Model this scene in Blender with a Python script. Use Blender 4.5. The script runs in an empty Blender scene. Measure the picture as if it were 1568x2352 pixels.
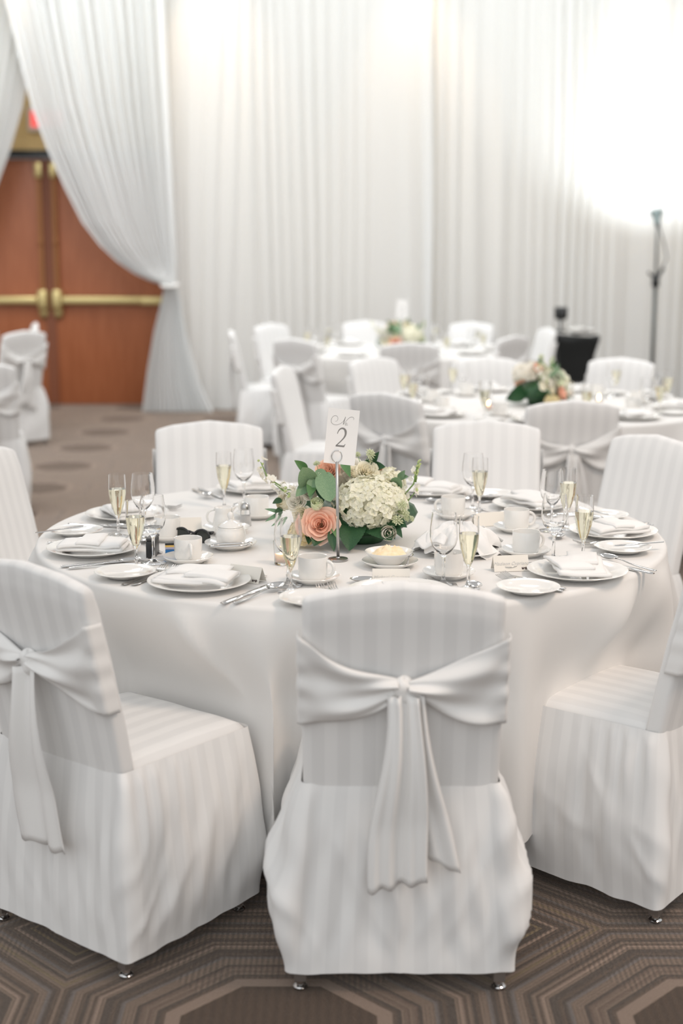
import bpy, bmesh, math, random
from math import sin, cos, pi, radians, sqrt, exp, atan2, hypot
from mathutils import Vector, Matrix, noise
SC = bpy.context.scene
COL = SC.collection
# ------------------------------------------------------------------ camera
cd = bpy.data.cameras.new('camera'); cam = bpy.data.objects.new('camera', cd); COL.objects.link(cam)
cam.location = (0, 0, 1.58); cam.rotation_euler = (radians(90 - 10.69), 0, 0)
cd.sensor_fit = 'HORIZONTAL'; cd.sensor_width = 24.0; cd.lens = 50.0
cd.clip_start = .05; cd.clip_end = 100
cd.dof.use_dof = True; cd.dof.focus_distance = 3.72; cd.dof.aperture_fstop = 1.8
SC.camera = cam
# ------------------------------------------------------------------ light
w = bpy.data.worlds.new('hall_ambient'); SC.world = w; w.use_nodes = True
w.node_tree.nodes['Background'].inputs[0].default_value = (.985, .99, .985, 1)
w.node_tree.nodes['Background'].inputs[1].default_value = .60
def lamp(name, kind, loc, target, energy, color, **kw):
    l = bpy.data.lights.new(name, kind); o = bpy.data.objects.new(name, l); COL.objects.link(o)
    o.location = loc; d = Vector(target) - Vector(loc); o.rotation_euler = d.to_track_quat('-Z', 'Y').to_euler()
    l.energy = energy; l.color = color
    for k, v in kw.items(): setattr(l, k, v)
    return o
lamp('window_daylight', 'SUN', (-3, -6, 6), (0, 3, 0), .68, (.93, .97, 1.0), angle=radians(75))
for x in (-3.0, -1.15, .72, 2.75):
    lamp('ceiling_downlight', 'SPOT', (x, 13.30, 4.40), (x, 13.58, 3.2), 60, (1.0, .66, .38), spot_size=radians(62), spot_blend=1.0, shadow_soft_size=.05)
for x in (-3.2, 1.6): lamp('drape_fill', 'AREA', (x, 12.1, 4.7), (x, 13.7, 1.6), 42, (.88, .96, 1.0), shape='RECTANGLE', size=4.4, size_y=.3)  # unseen strip lights added to brighten the drapes
for x, y in ((-2.6, 8.6), (1.2, 9.6), (-2.4, 11.4), (3.2, 7.6)): lamp('back_hall_fill', 'AREA', (x, y, 4.7), (x, y, 0), 45, (1.0, .97, .94), size=1.2)  # added overhead fill, lifts the floor and tables at the back
lamp('warm_ceiling_panel', 'AREA', (2.6, 2.0, 4.4), (.9, 3.6, .4), 75, (1.0, .78, .62), size=1.0)
vs = SC.view_settings
vs.view_transform = 'Standard'; vs.look = 'None'; vs.gamma = 1; vs.use_curve_mapping = False; vs.exposure = .12

# ------------------------------------------------------------------ helpers
def lin(r, g, b):
    f = lambda c: (c / 255 / 12.92) if c <= 10 else ((c / 255 + .055) / 1.055) ** 2.4
    return (f(r), f(g), f(b), 1)
MATS = {}
def mat(name, color=(.8, .8, .8, 1), rough=.5, **kw):
    m = bpy.data.materials.new(name); m.use_nodes = True
    p = m.node_tree.nodes['Principled BSDF']
    p.inputs['Base Color'].default_value = color; p.inputs['Roughness'].default_value = rough
    for k, v in kw.items(): p.inputs[k.replace('_', ' ')].default_value = v
    MATS[name] = m
    return m
def NT(m):
    t = m.node_tree; return t, t.nodes['Principled BSDF'], t.nodes['Material Output']
def node(t, kind, **kw):
    n = t.nodes.new(kind)
    for k, v in kw.items(): setattr(n, k, v)
    return n
def mth(t, op, a, b=None):
    n = t.nodes.new('ShaderNodeMath'); n.operation = op
    for i, v in enumerate((a, b)):
        if v is None: continue
        if isinstance(v, (int, float)): n.inputs[i].default_value = v
        else: t.links.new(v, n.inputs[i])
    return n.outputs[0]
def vary(m, c2, scale=20, detail=3, bump=0, lo=.35, hi=.65):
    """blend the base colour with c2 by noise and add fine relief"""
    t, p, o = NT(m)
    tc = node(t, 'ShaderNodeTexCoord'); n = node(t, 'ShaderNodeTexNoise'); n.inputs['Scale'].default_value = scale; n.inputs['Detail'].default_value = detail
    t.links.new(tc.outputs['Object'], n.inputs['Vector'])
    r = node(t, 'ShaderNodeValToRGB'); r.color_ramp.elements[0].position = lo; r.color_ramp.elements[1].position = hi
    r.color_ramp.elements[0].color = p.inputs['Base Color'].default_value; r.color_ramp.elements[1].color = c2
    t.links.new(n.outputs['Fac'], r.inputs['Fac']); t.links.new(r.outputs['Color'], p.inputs['Base Color'])
    if bump:
        b = node(t, 'ShaderNodeBump'); b.inputs['Strength'].default_value = bump; b.inputs['Distance'].default_value = .002
        t.links.new(n.outputs['Fac'], b.inputs['Height']); t.links.new(b.outputs[0], p.inputs['Normal'])
    return m
def weave(m, scale=900, strength=.12):
    t, p, o = NT(m)
    tc = node(t, 'ShaderNodeTexCoord'); n = node(t, 'ShaderNodeTexNoise'); n.inputs['Scale'].default_value = scale
    t.links.new(tc.outputs['Object'], n.inputs['Vector'])
    b = node(t, 'ShaderNodeBump'); b.inputs['Strength'].default_value = strength; b.inputs['Distance'].default_value = .0006
    t.links.new(n.outputs['Fac'], b.inputs['Height']); t.links.new(b.outputs[0], p.inputs['Normal'])
    return m

# materials
CLOTH = weave(mat('table_linen', (.80, .785, .765, 1), .85, Sheen_Weight=.15))
SASH = weave(mat('sash_satin', (.83, .82, .805, 1), .55, Sheen_Weight=.2))
NAPK = weave(mat('napkin_linen', (.87, .86, .845, 1), .85, Sheen_Weight=.1), 1200)
def striped():
    m = weave(mat('striped_chair_fabric', (.8, .8, .8, 1), .6, Sheen_Weight=.12))
    t, p, o = NT(m)
    a = node(t, 'ShaderNodeAttribute', attribute_name='st')
    s = mth(t, 'SINE', mth(t, 'MULTIPLY', a.outputs['Fac'], 2 * pi / .0535))
    f = node(t, 'ShaderNodeMapRange'); f.inputs['From Min'].default_value = -.18; f.inputs['From Max'].default_value = .18
    t.links.new(s, f.inputs['Value'])
    mx = node(t, 'ShaderNodeMix', data_type='RGBA'); t.links.new(f.outputs[0], mx.inputs['Factor'])
    mx.inputs['A'].default_value = (.778, .772, .764, 1); mx.inputs['B'].default_value = (.825, .818, .808, 1)
    t.links.new(mx.outputs['Result'], p.inputs['Base Color'])
    r = node(t, 'ShaderNodeMapRange'); r.inputs['To Min'].default_value = .55; r.inputs['To Max'].default_value = .75
    t.links.new(f.outputs[0], r.inputs['Value']); t.links.new(r.outputs[0], p.inputs['Roughness'])
    return m
STRIPE = striped()
def sheer():
    m = bpy.data.materials.new('sheer_white_drape'); m.use_nodes = True; t = m.node_tree
    t.nodes.remove(t.nodes['Principled BSDF']); o = t.nodes['Material Output']
    d = node(t, 'ShaderNodeBsdfDiffuse'); d.inputs[0].default_value = (.875, .89, .892, 1)
    tr = node(t, 'ShaderNodeBsdfTranslucent'); tr.inputs[0].default_value = (.875, .89, .89, 1)
    tp = node(t, 'ShaderNodeBsdfTransparent')
    a = node(t, 'ShaderNodeMixShader'); a.inputs[0].default_value = .28
    b = node(t, 'ShaderNodeMixShader'); b.inputs[0].default_value = .045
    t.links.new(d.outputs[0], a.inputs[1]); t.links.new(tr.outputs[0], a.inputs[2])
    t.links.new(a.outputs[0], b.inputs[1]); t.links.new(tp.outputs[0], b.inputs[2]); t.links.new(b.outputs[0], o.inputs[0])
    return m
SHEER = sheer()
CHINA = mat('white_china', (.86, .845, .815, 1), .16, Coat_Weight=.4)
STEEL = mat('polished_steel', (.62, .61, .60, 1), .13, Metallic=1.0)
DULLST = mat('brushed_steel', (.50, .49, .48, 1), .28, Metallic=1.0)
GLASS = mat('clear_glass', (1, 1, 1, 1), 0.0, Transmission_Weight=1.0, IOR=1.45)
CHAMP = mat('champagne', (1.0, .965, .78, 1), 0.0, Transmission_Weight=1.0, IOR=1.33)
WATER = mat('water', (1, 1, 1, 1), 0.0, Transmission_Weight=1.0, IOR=1.33)
CARD = mat('card_stock', (.86, .855, .84, 1), .8)
CARD2 = mat('cream_card_stock', (.84, .80, .73, 1), .8)
INK = mat('grey_print', (.23, .225, .215, 1), .7)
INKP = mat('pale_grey_print', (.66, .66, .65, 1), .7)
INKD = mat('dark_brown_print', (.10, .07, .065, 1), .7)
LEGM = mat('chair_leg_metal', (.33, .30, .28, 1), .35, Metallic=.8)
CHROME = mat('chrome_glide', (.75, .75, .75, 1), .1, Metallic=1)
BLACKC = weave(mat('black_stretch_cloth', (.008, .009, .009, 1), .8))
BLACKP = mat('black_plastic', (.02, .021, .022, 1), .35)
GREYP = mat('dark_grey_plastic', (.07, .07, .07, 1), .5)
WAX = mat('candle_wax', (.9, .82, .7, 1), .5, Subsurface_Weight=.3)
FLAME = mat('candle_flame', (1, .8, .5, 1), .5, Emission_Color=(1, .62, .28, 1), Emission_Strength=30)
BRASS = mat('satin_brass', lin(214, 196, 140), .32, Metallic=.75)
BRASSD = mat('brown_anodised_rod', lin(150, 100, 58), .4, Metallic=.4)
WALLM = vary(mat('cream_wall_paint', lin(226, 196, 138), .8), lin(220, 190, 134), 4)
CRUMB = vary(mat('pale_butter', lin(253, 236, 204), .6), lin(248, 222, 178), 60, 3, .6)
BLUE = mat('blue_wrapper', lin(40, 120, 185), .4); YEL = mat('yellow_wrapper', lin(235, 195, 110), .4); LILAC = mat('lilac_wrapper', lin(190, 190, 215), .4)
# flowers
def petalm(name, c, c2, tr=.30, scale=40):
    """thin petal: part of the light passes through, colour mottled a little"""
    m = bpy.data.materials.new(name); m.use_nodes = True; t = m.node_tree; p = t.nodes['Principled BSDF']; o = t.nodes['Material Output']
    p.inputs['Base Color'].default_value = c; p.inputs['Roughness'].default_value = .6
    vary(m, c2, scale)
    d = node(t, 'ShaderNodeBsdfTranslucent'); t.links.new(p.inputs['Base Color'].links[0].from_socket, d.inputs[0])
    x = node(t, 'ShaderNodeMixShader'); x.inputs[0].default_value = tr
    t.links.new(p.outputs[0], x.inputs[1]); t.links.new(d.outputs[0], x.inputs[2]); t.links.new(x.outputs[0], o.inputs[0])
    return m
PEACH = petalm('peach_petal', lin(255, 214, 192), lin(255, 219, 200)); PEACH2 = petalm('pale_peach_petal', lin(250, 205, 180), lin(246, 222, 205))
WHITEP = petalm('white_petal', lin(255, 252, 244), lin(252, 247, 236)); IVORY = petalm('ivory_petal', lin(254, 248, 228), lin(255, 252, 240))
HYDR = petalm('hydrangea_petal', lin(255, 253, 240), lin(252, 250, 228), .3, 90)
YELP = petalm('pale_yellow_petal', lin(247, 236, 190), lin(245, 228, 190)); BUDG = petalm('green_white_bud', lin(232, 240, 205), lin(246, 246, 228))
LEAFG = vary(mat('mid_green_leaf', lin(78, 118, 70), .45), lin(96, 136, 84), 30); EUCA = vary(mat('grey_green_eucalyptus', lin(108, 142, 106), .6), lin(134, 160, 126), 25)
DARKL = vary(mat('dark_green_leaf', lin(30, 70, 42), .42), lin(46, 88, 52), 30, 3, .3); STEMG = mat('green_stem', lin(120, 150, 84), .55); LIME = vary(mat('lime_bud', lin(176, 194, 120), .6), lin(205, 214, 160), 60)
OLIVE = mat('olive_leaf', lin(112, 148, 116), .5)

def carpet():
    m = mat('octagon_carpet', (.1, .08, .06, 1), .95, Sheen_Weight=.9, Sheen_Roughness=.35, Sheen_Tint=lin(245, 225, 210)); t, p, o = NT(m)
    g = node(t, 'ShaderNodeNewGeometry'); s = node(t, 'ShaderNodeSeparateXYZ'); t.links.new(g.outputs['Position'], s.inputs[0])
    C = .94
    def cell(v, off):
        f = mth(t, 'FRACT', mth(t, 'ADD', mth(t, 'MULTIPLY', mth(t, 'ADD', v, off), 1 / C), 20.5))
        return mth(t, 'MULTIPLY', mth(t, 'ABSOLUTE', mth(t, 'SUBTRACT', f, .5)), C)
    ax = cell(s.outputs[0], .13); ay = cell(s.outputs[1], -2.63)
    d = mth(t, 'MAXIMUM', mth(t, 'MAXIMUM', ax, ay), mth(t, 'MULTIPLY', mth(t, 'ADD', ax, ay), .7071))
    tang = mth(t, 'MINIMUM', ax, ay)
    rp = node(t, 'ShaderNodeValToRGB'); rp.color_ramp.interpolation = 'CONSTANT'
    BR = lin(60, 46, 35); BR2 = lin(40, 31, 25); LT = lin(118, 101, 89); TA = lin(94, 79, 67); GO = lin(94, 81, 56); BL = lin(80, 76, 75); RD = lin(79, 63, 53)
    stops = [(0, BR2), (.22, BR), (.38, TA), (.58, RD), (.68, GO), (.79, BL), (.89, LT)]
    e = rp.color_ramp.elements
    for i, (pos, c) in enumerate(stops):
        if i < 2: e[i].position = pos; e[i].color = c
        else:
            x = e.new(pos); x.color = c
    wn = node(t, 'ShaderNodeTexWhiteNoise', noise_dimensions='1D'); t.links.new(mth(t, 'FLOOR', mth(t, 'DIVIDE', d, .0088)), wn.inputs['W']); t.links.new(wn.outputs['Value'], rp.inputs['Fac'])
    ring = mth(t, 'MULTIPLY', mth(t, 'GREATER_THAN', d, .203), mth(t, 'LESS_THAN', d, .236))
    m1 = node(t, 'ShaderNodeMix', data_type='RGBA'); t.links.new(ring, m1.inputs['Factor']); t.links.new(rp.outputs['Color'], m1.inputs['A']); m1.inputs['B'].default_value = LT
    m2 = node(t, 'ShaderNodeMix', data_type='RGBA'); t.links.new(mth(t, 'LESS_THAN', d, .204), m2.inputs['Factor']); t.links.new(m1.outputs['Result'], m2.inputs['A']); m2.inputs['B'].default_value = BR
    dash = mth(t, 'SINE', mth(t, 'MULTIPLY', tang, 2 * pi / .0125)); thin = mth(t, 'SINE', mth(t, 'MULTIPLY', d, 2 * pi / .0088)); col = mth(t, 'SINE', mth(t, 'MULTIPLY', s.outputs[0], 2 * pi / .022))
    nz = node(t, 'ShaderNodeTexNoise'); nz.inputs['Scale'].default_value = 420; nz.inputs['Detail'].default_value = 2; t.links.new(g.outputs['Position'], nz.inputs['Vector'])
    inside = mth(t, 'LESS_THAN', d, .205); outside = mth(t, 'GREATER_THAN', d, .236)
    k = mth(t, 'ADD', mth(t, 'MULTIPLY', dash, mth(t, 'MULTIPLY', outside, mth(t, 'ADD', .10, mth(t, 'MULTIPLY', mth(t, 'GREATER_THAN', ay, ax), .30)))), mth(t, 'MULTIPLY', mth(t, 'MULTIPLY', col, inside), .16))
    k = mth(t, 'ADD', mth(t, 'ADD', k, mth(t, 'MULTIPLY', thin, mth(t, 'MULTIPLY', outside, .22))), mth(t, 'MULTIPLY', mth(t, 'SUBTRACT', nz.outputs['Fac'], .5), 1.1))
    k = mth(t, 'ADD', k, 1.0)
    t.links.new(mth(t, 'SUBTRACT', 1.0, mth(t, 'MULTIPLY', inside, .42)), p.inputs['Sheen Weight'])
    mx = node(t, 'ShaderNodeVectorMath', operation='SCALE'); t.links.new(m2.outputs['Result'], mx.inputs[0]); t.links.new(k, mx.inputs['Scale'])
    t.links.new(mx.outputs[0], p.inputs['Base Color'])
    b = node(t, 'ShaderNodeBump'); b.inputs['Strength'].default_value = .5; b.inputs['Distance'].default_value = .004; t.links.new(nz.outputs['Fac'], b.inputs['Height']); t.links.new(b.outputs[0], p.inputs['Normal'])
    return m
CARPET = carpet()
def woodm():
    m = mat('red_brown_veneer', lin(150, 92, 62), .42); t, p, o = NT(m)
    tc = node(t, 'ShaderNodeTexCoord'); mp = node(t, 'ShaderNodeMapping'); mp.inputs['Scale'].default_value = (14, 14, 1.2); t.links.new(tc.outputs['Object'], mp.inputs[0])
    n = node(t, 'ShaderNodeTexNoise'); n.inputs['Scale'].default_value = 2.5; n.inputs['Detail'].default_value = 5; t.links.new(mp.outputs[0], n.inputs['Vector'])
    r = node(t, 'ShaderNodeValToRGB'); r.color_ramp.elements[0].position = .3; r.color_ramp.elements[1].position = .7
    r.color_ramp.elements[0].color = lin(156, 90, 55); r.color_ramp.elements[1].color = lin(172, 104, 68)
    t.links.new(n.outputs['Fac'], r.inputs['Fac']); t.links.new(r.outputs[0], p.inputs['Base Color'])
    return m
WOOD = woodm()

# mesh builders -> (verts, faces)
def mesh(name, vf, m, smooth=True, st=None, sharp=None):
    me = bpy.data.meshes.new(name); me.from_pydata([tuple(v) for v in vf[0]], [], vf[1]); me.update()
    if smooth:
        me.polygons.foreach_set('use_smooth', [True] * len(me.polygons))
        if sharp: me.set_sharp_from_angle(angle=radians(sharp))
    if st is not None:
        a = me.attributes.new('st', 'FLOAT', 'POINT'); a.data.foreach_set('value', st)
    me.materials.append(m)
    return me
def ob(name, me, parent=None, loc=(0, 0, 0), rot=(0, 0, 0), scale=(1, 1, 1)):
    o = bpy.data.objects.new(name, me); COL.objects.link(o); o.parent = parent
    o.location = loc; o.rotation_euler = rot; o.scale = scale
    return o
def tag(o, label, cat, group=None):
    o['label'] = label; o['category'] = cat
    if group: o['group'] = group
    return o
def thing(name, label, cat, loc=(0, 0, 0), rz=0, group=None):
    return tag(ob(name, None, None, loc, (0, 0, rz)), label, cat, group)
def struct(o): o['kind'] = 'structure'; return o
def join(*vfs):
    V, Fc = [], []
    for v, f in vfs:
        n = len(V); V += list(v); Fc += [tuple(i + n for i in q) for q in f]
    return V, Fc
def grid(nu, nv, fn, closeu=False):
    V = [fn(i / (nu if closeu else nu - 1), j / (nv - 1)) for j in range(nv) for i in range(nu)]
    Fc = []
    for j in range(nv - 1):
        for i in range(nu if closeu else nu - 1):
            a = j * nu + i; b = j * nu + (i + 1) % nu
            Fc.append((a, b, b + nu, a + nu))
    return V, Fc
def lathe(prof, n=32, caps=False):
    V = []; Fc = []; m = len(prof)
    for r, z in prof:
        for i in range(n):
            a = 2 * pi * i / n; V.append((r * cos(a), r * sin(a), z))
    for j in range(m - 1):
        for i in range(n):
            Fc.append((j * n + i, j * n + (i + 1) % n, (j + 1) * n + (i + 1) % n, (j + 1) * n + i))
    if caps:
        Fc.append(tuple(reversed(range(n)))); Fc.append(tuple((m - 1) * n + i for i in range(n)))
    return V, Fc
def tube(path, rad, n=8, caps=True):
    P = [Vector(p) for p in path]; V = []; Fc = []
    up = Vector((0, 0, 1)); last = None
    for i, p in enumerate(P):
        d = (P[min(i + 1, len(P) - 1)] - P[max(i - 1, 0)]).normalized()
        if last is None:
            a = d.orthogonal().normalized()
        else:
            a = (last - d * last.dot(d)).normalized()
        last = a; b = d.cross(a); r = rad[i] if isinstance(rad, (list, tuple)) else rad
        for k in range(n):
            t = 2 * pi * k / n; V.append(p + (a * cos(t) + b * sin(t)) * r)
    for j in range(len(P) - 1):
        for k in range(n):
            Fc.append((j * n + k, j * n + (k + 1) % n, (j + 1) * n + (k + 1) % n, (j + 1) * n + k))
    if caps:
        Fc.append(tuple(reversed(range(n)))); Fc.append(tuple((len(P) - 1) * n + k for k in range(n)))
    return V, Fc
def box(x0, x1, y0, y1, z0, z1):
    V = [(x, y, z) for z in (z0, z1) for y in (y0, y1) for x in (x0, x1)]
    return V, [(0, 2, 3, 1), (4, 5, 7, 6), (0, 1, 5, 4), (2, 6, 7, 3), (0, 4, 6, 2), (1, 3, 7, 5)]
def bbox_mesh(name, dims, m, bev=.004, seg=2):
    bm = bmesh.new(); V, Fc = box(*dims); vs_ = [bm.verts.new(v) for v in V]
    for f in Fc: bm.faces.new([vs_[i] for i in f])
    bmesh.ops.bevel(bm, geom=bm.edges[:], offset=bev, segments=seg, profile=.5, affect='EDGES')
    bmesh.ops.recalc_face_normals(bm, faces=bm.faces)
    me = bpy.data.meshes.new(name); bm.to_mesh(me); bm.free()
    me.polygons.foreach_set('use_smooth', [True] * len(me.polygons)); me.set_sharp_from_angle(angle=radians(40)); me.materials.append(m)
    return me
def solid(vf, th):
    """thicken an open sheet downwards along -normal by th (bmesh solidify)"""
    bm = bmesh.new(); vs_ = [bm.verts.new(v) for v in vf[0]]
    for f in vf[1]: bm.faces.new([vs_[i] for i in f])
    bmesh.ops.recalc_face_normals(bm, faces=bm.faces)
    bmesh.ops.solidify(bm, geom=bm.faces[:], thickness=th)
    bm.verts.index_update()
    r = ([v.co.copy() for v in bm.verts], [tuple(v.index for v in f.verts) for f in bm.faces]); bm.free()
    return r
def smooth(a, b, x):
    t = max(0, min(1, (x - a) / (b - a))); return t * t * (3 - 2 * t)
def pl(pts, x):
    """piecewise linear lookup"""
    if x <= pts[0][0]: return pts[0][1]
    for (a, p), (b, q) in zip(pts, pts[1:]):
        if x <= b: return p + (q - p) * (x - a) / (b - a)
    return pts[-1][1]
def N3(x, y, z): return noise.noise(Vector((x, y, z)))

# ------------------------------------------------------------------ room
struct(ob('floor', mesh('floor', ([(-9, -4, 0), (9, -4, 0), (9, 14.3, 0), (-9, 14.3, 0)], [(0, 1, 2, 3)]), CARPET, False)))
DX0, DX1, DH = -4.02, -1.66, 2.39     # door opening
wb = join(box(-9, DX0, 14.06, 14.3, 0, 4.8), box(DX1, 9, 14.06, 14.3, 0, 4.8), box(DX0, DX1, 14.06, 14.3, DH + .06, 4.8))
struct(ob('wall_back', mesh('wall_back', wb, WALLM, False)))
struct(ob('trim_1', mesh('door_header', box(DX0, DX1, 14.02, 14.3, DH, DH + .07), BLACKP, False)))
MID = -2.845
def door(name, x0, x1, s):
    d = struct(ob(name, bbox_mesh('door_leaf', (x0 + .006, x1 - .006, 14.08, 14.13, .012, DH - .008), WOOD, .004)))
    xe = x1 if s < 0 else x0                     # meeting edge
    xo = x0 if s < 0 else x1
    q = lambda a, b: (min(a, b), max(a, b))
    ob('meeting_strip', mesh('meeting_strip', box(*q(xe + s * .001, xe + s * .05), 14.066, 14.081, .02, DH - .02), mat('strip' + name, lin(128, 74, 48), .5), False), d)
    cx = xe + s * .07
    r = ob('vertical_rod', mesh('vertical_rod', box(cx - .021, cx + .021, 14.04, 14.082, 1.06, 2.2), BRASSD, False), d)
    ob('rod_bracket', bbox_mesh('rod_bracket', (cx - .024, cx + .024, 14.035, 14.083, 1.56, 1.63), BRASSD, .004), d)
    ob('top_latch', bbox_mesh('top_latch', (cx - .034, cx + .034, 14.02, 14.083, 2.2, 2.345), BRASS, .012), d)
    cs = bbox_mesh('latch_case', (cx - .05, cx + .05, 13.99, 14.083, .94, 1.14), BRASS, .03, 3)
    c = ob('latch_case', cs, d)
    pt = lathe([(.0, .80), (.03, .80), (.045, .84), (.048, .95)], 16)
    ob('case_tail', mesh('case_tail', ([(v[0] + cx, 14.06 + v[1] * .5, v[2] + .06) for v in pt[0]], pt[1]), BRASS), d)
    ob('push_bar', bbox_mesh('push_bar', (*q(cx + s * .05, xo - s * .28), 13.995, 14.05, .995, 1.075), BRASS, .02, 3), d)
    ob('bar_end', bbox_mesh('bar_end', (*q(xo - s * .30, xo - s * .05), 14.0, 14.083, .99, 1.07), BRASS, .012, 2), d)
    return d
door('door_1', DX0, MID, -1); door('door_2', MID, DX1, 1)
# exit sign above the doors
ex = thing('exit_sign', 'red lit exit sign on the cream wall above the double doors', 'exit sign', (-2.80, 14.05, 2.63))
ob('housing', bbox_mesh('sign_housing', (-.19, .19, -.05, .005, 0, .23), mat('sign_housing', lin(222, 214, 200), .5), .01), ex)
SIGNF = mat('sign_face', lin(240, 170, 165), .5, Emission_Color=lin(255, 150, 140), Emission_Strength=.25)
ob('face', mesh('sign_face', box(-.165, .165, -.054, -.049, .03, .20), SIGNF, False), ex)
SIGNR = mat('sign_letter', lin(235, 60, 60), .5, Emission_Color=lin(255, 50, 50), Emission_Strength=.9)
def bars(L): return join(*[box(a, b, -.058, -.053, c, d) for a, b, c, d in L])
ob('letter', mesh('letter_e', bars([(-.15, -.13, .05, .18), (-.13, -.085, .05, .07), (-.13, -.09, .105, .125), (-.13, -.085, .16, .18)]), SIGNR, False), ex)
def slab(p, q, wd):
    (x0, z0), (x1, z1) = p, q; d = Vector((x1 - x0, 0, z1 - z0)).normalized(); n = Vector((-d.z, 0, d.x)) * wd
    P = [Vector((x0, -.053, z0)) + n, Vector((x0, -.053, z0)) - n, Vector((x1, -.053, z1)) - n, Vector((x1, -.053, z1)) + n]
    return P + [v + Vector((0, -.005, 0)) for v in P], [(0, 1, 2, 3), (7, 6, 5, 4), (0, 4, 5, 1), (1, 5, 6, 2), (2, 6, 7, 3), (3, 7, 4, 0)]
ob('letter', mesh('letter_x', join(slab((-.065, .05), (.0, .18), .011), slab((0, .05), (-.065, .18), .011)), SIGNR, False), ex)
ob('letter', mesh('letter_i', bars([(.025, .047, .05, .18)]), SIGNR, False), ex)
ob('letter', mesh('letter_t', bars([(.07, .145, .16, .18), (.097, .119, .05, .16)]), SIGNR, False), ex)

# drapes
def drape_panel(x0, x1, seed, label, z1=4.75):
    W = x1 - x0; nu = int(W / .011)
    def f(u, v):
        x = x0 + W * u; z = .012 + (z1 - .012) * v
        ph = x / .15 + 2.4 * N3(x * 1.7, seed, z * .06) + .15 * N3(x * 3, z * .4, seed)
        a = .016 + .022 * N3(x * 2.3, 7 + seed, z * .05)
        y = 13.62 + (.10 if seed == 4.7 else 0) + a * sin(2 * pi * ph) + .005 * sin(2 * pi * ph * 2.3 + seed) + .02 * N3(x * .9, z * .3, 3)
        if v < .03: y -= .02 * (1 - v / .03) * (.5 + N3(x * 6, 0, seed))
        return (x + .012 * cos(2 * pi * ph), y, z)
    return tag(ob('drape_panel', mesh('drape_panel', grid(nu, 16, f), SHEER)), label, 'drape', 'floor-length sheer white drapes')
drape_panel(-1.60, .85, 1.3, 'sheer white drape hung just right of the tied-back door drape')
drape_panel(.80, 3.31, 4.7, 'sheer white drape lit bright by the lamp stand on the right')
drape_panel(3.26, 5.8, 8.1, 'sheer white drape at far right edge beyond the lamp stand')
IN = [(.012, -1.885), (.405, -1.826), (.773, -1.755), (1.057, -1.679), (1.197, -1.651), (1.238, -1.784), (1.306, -1.925), (1.418, -2.084), (1.569, -2.242), (1.775, -2.396), (2.09, -2.546), (2.441, -2.694), (2.808, -2.819), (3.247, -2.92), (3.736, -3.017), (4.75, -3.19)]
OUT = [(.012, -1.216), (.282, -1.335), (.692, -1.45), (1.057, -1.50), (1.197, -1.54), (1.418, -1.535), (1.815, -1.545), (2.596, -1.56), (3.736, -1.585), (4.75, -1.6)]
zs = [.012, .05, .12, .25, .405, .6, .773, .93, 1.057, 1.13, 1.18, 1.197, 1.215, 1.238, 1.27, 1.306, 1.36, 1.418, 1.49, 1.569, 1.67, 1.775, 1.93, 2.09, 2.26, 2.441, 2.62, 2.808, 3.03, 3.247, 3.5, 3.736, 4.2, 4.75]
def tied(mirror, y0, label):
    nu = 170; V = []; tie = 1.2
    for z in zs:
        a, b = pl(IN, z), pl(OUT, z); wd = b - a
        for i in range(nu):
            s = i / (nu - 1)
            # folds run from the top rail down to the tie: bunch toward the inner edge as they near it
            ph = 15 * s + .8 * N3(s * 5, .5, 2) + .15 * N3(s * 8, z * .6, 5)
            am = .045 * min(1, wd / 1.2) + .006
            x = a + wd * s; y = y0 + am * sin(2 * pi * ph) + am * .35 * sin(2 * pi * ph * 1.7 + 1)
            k = exp(-((z - tie) / .12) ** 2); y = y * (1 - k) + (y0 - .05 * sin(pi * s)) * k + .01 * k * sin(2 * pi * ph)
            if mirror: x = 2 * -2.875 - x
            V.append((x, y, z))
    Fc = [(j * nu + i, j * nu + i + 1, (j + 1) * nu + i + 1, (j + 1) * nu + i) for j in range(len(zs) - 1) for i in range(nu - 1)]
    o = thing('tied_drape', label, 'drape', (0, 0, 0), 0, 'drapes tied back at the doors')
    ob('curtain', mesh('tied_drape', (V, Fc), SHEER), o)
    cx = (pl(IN, tie) + pl(OUT, tie)) / 2
    if mirror: cx = 2 * -2.875 - cx
    tb = [(cx + .075 * cos(t * 2 * pi / 24), y0 - .01 + .07 * sin(t * 2 * pi / 24), tie + .012 * sin(t * 2 * pi / 24)) for t in range(25)]
    ob('tie_band', mesh('tie_band', tube(tb, .016, 8, False), SASH), o)
tied(False, 13.42, 'sheer white drape swept right across the doors and tied back')
tied(True, 13.58, 'sheer white drape swept left across the doors at left edge')

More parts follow.
